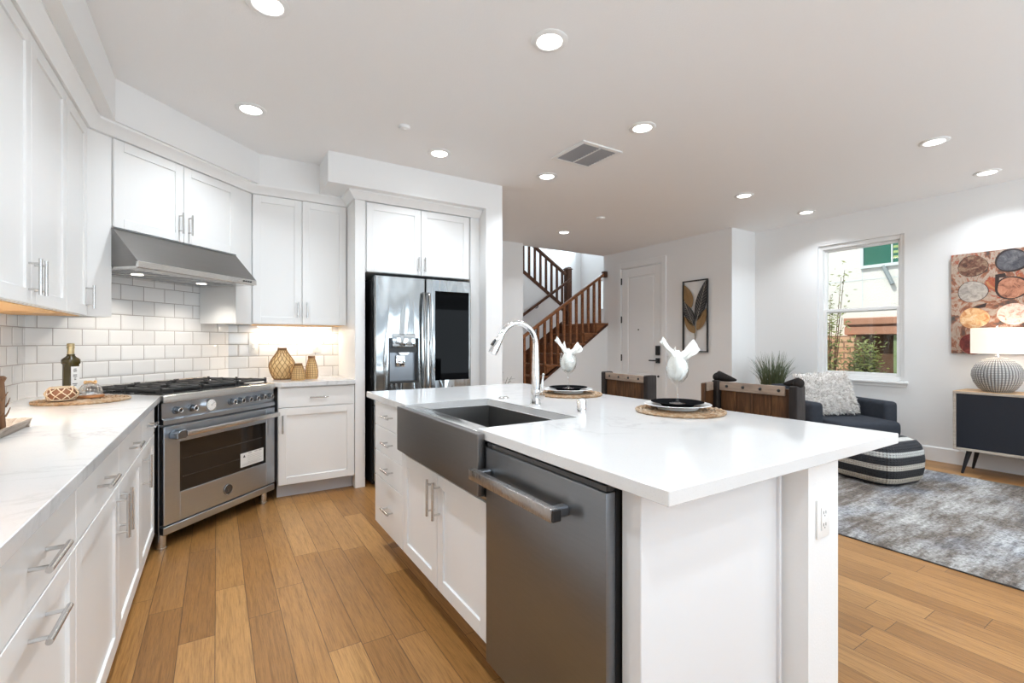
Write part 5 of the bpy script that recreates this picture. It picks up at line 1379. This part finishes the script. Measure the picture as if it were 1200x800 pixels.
# ------------------------------------------------------------------ staircase
SX, SZ, RUN, RISE = 5.50, 1.56, 0.2617, 0.1733          # top riser face, landing height
SF, SB = 6.052, 6.985                                   # front and back of the lower flight
def staircase():
    s = thing('staircase', 'brown wooden staircase rising to a landing behind the kitchen', 'staircase', (4.6, 6.5, 0))
    ox, oy = 4.6, 6.5
    n = 9
    for k in range(n):
        x = SX - RUN * k - ox; z = SZ - RISE * k
        ya = SF if x + ox > 3.99 else 6.167
        MB().box(x, x + 0.02, ya + 0.03 - oy, SB - oy, z - RISE + 0.001, z - 0.028).build('riser', 'stair_wood', s, smooth=False)
        xe = x + RUN if k else 6.94 - ox
        MB().box(x - 0.028, xe, (SF - 0.03 if ya == SF else ya) - oy if k else 6.18 - oy, SB - oy, z - 0.027, z, 0.006, 2).build('tread', 'stair_wood', s)
    # landing strip between the stair front and the wall line
    MB().box(SX - 0.028 - ox, 5.768 - ox, SF - 0.02 - oy, 6.179 - oy, SZ - 0.027, SZ, 0.004, 1).build('tread', 'stair_wood', s)
    # open saw-tooth front stringer
    pts = []
    n = 6
    for k in range(n):
        x = SX - RUN * k; z = SZ - RISE * k - 0.028
        if k == 0: pts += [(5.768, z)]
        pts += [(x, z), (x, z - RISE if k < n - 1 else z - 0.10)]
    bot = [(3.45, 0.02), (5.768, 0.02 + (5.768 - 3.45) * RISE / RUN)]
    def zb(x): return 0.61 + (x - 4.341) * RISE / RUN
    xs = pts[-1][0]
    poly = pts + [(xs, max(zb(xs), 0.0)), (5.768, zb(5.768))]
    MB().prism([(p[0] - ox, p[1]) for p in poly], 'y', SF - oy, SF + 0.029 - oy).build('front_stringer', 'stair_wood', s, smooth=False)
    # dark lower edge strip
    MB().prism([(4.0 - ox, zb(4.0) - 0.032), (5.768 - ox, zb(5.768) - 0.032), (5.768 - ox, zb(5.768) + 0.012), (4.0 - ox, zb(4.0) + 0.012)], 'y', SF - 0.012 - oy, SF - 0.0005 - oy).build('edge_strip', 'stair_dark', s, smooth=False)
    # skirt board against the middle wall
    MB().prism([(3.2 - ox, max(0.02, SZ + 0.06 - (SX - 3.2) * RISE / RUN)), (SX - ox, SZ + 0.06), (SX - ox, SZ - 0.3), (3.6 - ox, 0.01), (3.2 - ox, 0.01)], 'y', SB - oy + .0005, SB + 0.012 - oy).build('wall_skirt', 'stair_dark', s, smooth=False)
    # upper flight going back to the left
    for k in range(10):
        x = SX + 0.05 - RUN * k - ox; z = SZ + RISE * (k + 1)
        MB().box(x - 0.02, x, 7.12 - oy, 8.12 - oy, z - RISE + 0.001, z - 0.028).build('riser', 'stair_wood', s, smooth=False)
        MB().box(x - RUN, x + 0.028, 7.12 - oy, 8.12 - oy, z - 0.027, z, 0.006, 1).build('tread', 'stair_wood', s)
    def zu(x): return 1.923 + (5.496 - x) * 0.651
    MB().prism([(2.3 - ox, zu(2.3) - 0.03), (5.63 - ox, zu(5.63) - 0.03), (5.63 - ox, zu(5.63) + 0.045), (2.3 - ox, zu(2.3) + 0.045)], 'y', 6.992 - oy, 7.112 - oy).build('upper_stringer', 'stair_dark', s, smooth=False)
    MB().box(SX - ox, 6.94 - ox, 6.99 - oy, 8.13 - oy, SZ - 0.10, SZ - 0.001).build('landing', 'stair_wood', s, smooth=False)
staircase()
def zu(x): return 1.923 + (5.496 - x) * 0.651
struct(MB().prism([(2.1, 0.0), (5.62, 0.0), (5.62, SZ - 0.11), (5.49, SZ - 0.11), (5.49, zu(5.49) - 0.032), (2.1, zu(2.1) - 0.032)], 'y', 7.0, 7.11).build('wall_stair_middle', 'wall_paint', smooth=False))
def zb(x): return 0.61 + (x - 4.341) * RISE / RUN
struct(MB().prism([(3.981, 0.0), (5.768, 0.0), (5.768, zb(5.768) - 0.034), (3.981, max(zb(3.981) - 0.034, 0.1))], 'y', 6.055, 6.15).build('wall_stair_front', 'wall_paint', smooth=False))
def lower_railing():
    r = thing('stair_railing', 'brown baluster railing along the lower stair flight', 'railing', (4.6, 6.09, 0))
    ox = 4.6
    def zr(x): return 1.261 + (x - 3.907) * 0.654
    m = MB()
    a, b = 4.0, 5.70
    m.prism([(a - ox, zr(a) - 0.055), (b - ox, zr(b) - 0.055), (b - ox, zr(b)), (a - ox, zr(a))], 'y', -0.03, 0.03, 0.008)
    m.build('handrail', 'stair_wood', r)
    MB().box(b - 0.005 - ox, b + 0.066 - ox, -0.04, 0.04, zr(b) - 0.075, zr(b) + 0.03, 0.01, 2).build('rosette', 'stair_dark', r)
    for i in range(17):
        x = 5.617 - i * RUN / 2
        if x < 4.03: break
        k = math.floor((SX - x) / RUN) + 1 if x < SX + 0.02 else 0
        zt = SZ - RISE * max(k, 0)
        MB().box(x - 0.018 - ox, x + 0.018 - ox, -0.018, 0.018, zt + 0.0005, zr(x) - 0.045).build('baluster', 'stair_wood', r, smooth=False)
lower_railing()
def upper_railing():
    r = thing('stair_railing', 'brown railing with square newel along the upper stair flight', 'railing', (5.69, 7.05, SZ))
    nw = MB().box(-0.055, 0.055, -0.055, 0.055, 0.0, 1.055, 0.003, 1).build('newel_post', 'stair_dark', r)
    MB().box(-0.068, 0.068, -0.068, 0.068, 1.056, 1.075, 0.004, 1).prism([(-0.06, 1.075), (0.06, 1.075), (0.03, 1.10), (-0.03, 1.10)], 'y', -0.05, 0.05).build('newel_cap', 'stair_dark', nw)
    def zr(x): return 2.541 + (5.649 - x) * 0.628 - SZ
    a, b = 3.2 - 5.69, -0.056
    MB().prism([(a, zr(3.2) - 0.06), (b, zr(b + 5.69) - 0.06), (b, zr(b + 5.69)), (a, zr(3.2))], 'y', -0.03, 0.03, 0.008).build('handrail', 'stair_dark', r)
    for i in range(20):
        x = 5.551 - 0.1265 * i
        if x < 3.3: break
        MB().box(x - 5.69 - 0.017, x - 5.69 + 0.017, -0.017, 0.017, zu(x) + 0.046 - SZ, zr(x) - 0.05).build('baluster', 'stair_dark', r, smooth=False)
upper_railing()
def wall_handrail():
    r = thing('handrail', 'brown handrail bracketed to the white wall between the stair flights', 'handrail', (5.0, 6.93, 0))
    p0, p1 = Vector((3.3 - 5, 0, 1.648 - (4.488 - 3.3) * 0.6567)), Vector((5.66 - 5, 0, 1.648 + (5.66 - 4.488) * 0.6567))
    MB().tube([p0, p1], 0.026, 12).build('rail', 'stair_dark', r)
    for t in (0.25, 0.68):
        q = p0.lerp(p1, t); MB().tube([q + Vector((0, 0, -0.024)), q + Vector((0, 0.01, -0.06)), q + Vector((0, 0.069, -0.075))], 0.009, 8).build('bracket', 'matte_black', r)
wall_handrail()

# ------------------------------------------------------------------ beyond the window
struct(MB().box(6.6, 13.0, -4.0, 10.0, -0.5, -0.4).build('ground', 'ground_outside', smooth=False))
def neighbour():
    h = thing('neighbour_house', 'white stucco house with a terracotta ledge seen through the window', 'house', (9.5, 3.4, -0.4))
    OZ = 0.4
    MB().box(0.0, 0.3, -5, 5, 1.62 + OZ, 7.0).box(0.0, 0.3, 0.5005, 5, 0.0, 1.6195 + OZ).build('stucco_wall', 'stucco', h, smooth=False)
    MB().box(-0.004, 0.0, -5, 5, 2.305 + OZ, 2.317 + OZ).box(-0.004, 0.0, 0.275, 0.285, 1.7 + OZ, 3.2 + OZ).build('control_joints', 'pale_frame', h, smooth=False)
    MB().box(-0.13, -0.001, -5, 0.52, 1.53 + OZ, 1.65 + OZ, 0.01, 1).box(-0.10, -0.001, -5, 0.52, 1.36 + OZ, 1.50 + OZ, 0.01, 1).box(-0.05, -0.001, -5, 0.52, 1.49 + OZ, 1.54 + OZ).build('terracotta_ledge', 'terracotta', h)
    MB().box(0.12, 0.3, -5, 0.5, 0.0, 1.60 + OZ).build('brown_wall', 'house_brown', h, smooth=False)  # brown wall set back below the ledge
    MB().box(-0.02, 0.11, -0.55, -0.17, 0.0, 1.355 + OZ).build('green_column', 'sage_post', h, smooth=False)
    MB().box(-0.20, 0.30, 0.33, 3.5, 0.0, 1.345 + OZ).build('brick_pier', 'orange_brick', h, smooth=False)
    wn = MB().box(-0.04, -0.001, -1.3, 0.30, 2.50 + OZ, 2.55 + OZ).box(-0.04, -0.001, 0.255, 0.30, 2.55 + OZ, 4.2 + OZ).box(-0.03, -0.001, -0.16, -0.14, 2.55 + OZ, 4.2 + OZ).build('window_frame', 'pale_frame', h, smooth=False)
    MB().box(-0.012, -0.003, -1.3, 0.254, 2.551 + OZ, 4.2 + OZ).build('green_pane', 'green_pane', wn, smooth=False)
    m = MB()
    for i in range(4): m.box(-0.0135, -0.0122, -0.40, -0.165, 2.62 + OZ + i * 0.085, 2.66 + OZ + i * 0.085)
    m.build('pane_stripes', 'leaf_stripes', wn, smooth=False)
    MB().tube([(-0.02, -0.03, 2.51 + OZ), (-0.05, -0.165, 2.19 + OZ)], 0.034, 8).build('drain_spout', 'pipe_grey', h)
simple('leaf_stripes', (0.45, 0.55, 0.22), 0.5)
neighbour()
def shrub(label, loc, n, rad, hgt, seed, trunk):
    s = thing('shrub', label, 'shrub', loc)
    rr = random.Random(seed); m = MB(); st = MB()
    for k in range(trunk):
        a = rr.uniform(0, 2 * pi); L_ = rr.uniform(0.5, 1.0)
        tip = Vector((cos(a) * rad[0] * L_, sin(a) * rad[1] * L_, hgt * rr.uniform(0.55, 1.0)))
        mid = tip * 0.5 + Vector((0, 0, hgt * 0.06))
        st.tube([(0, 0, 0), mid, tip], [0.014, 0.008, 0.003], 5)
        for q in range(n // trunk):
            t = rr.uniform(0.25, 1.05)
            b = mid.lerp(tip, (t - .5) * 2) if t > .5 else Vector((0, 0, 0)).lerp(mid, t * 2)
            b = b + Vector((rr.gauss(0, .05), rr.gauss(0, .065), rr.gauss(0, .05)))
            d = Vector((rr.uniform(-1, 1), rr.uniform(-1, 1), rr.uniform(-.4, 1))).normalized(); sd = d.orthogonal().normalized() * rr.uniform(0.010, 0.016); l_ = rr.uniform(0.05, 0.085)
            v = [m.bm.verts.new(x) for x in (b, b + d * l_ * .5 + sd, b + d * l_, b + d * l_ * .5 - sd)]
            m.bm.faces.new(v)
    st.build('stems', 'bark', s); m.build('foliage', 'shrub_leaf', s, smooth=False)
shrub('green leafy shrub in front of the brown house wall, seen through the window', (8.9, 3.42, -0.4), 4200, (0.18, 0.20), 1.62, 21, 26)
shrub('taller loose shrub against the orange brick at the window left side', (8.25, 3.66, -0.4), 1300, (0.20, 0.28), 2.85, 8, 20)
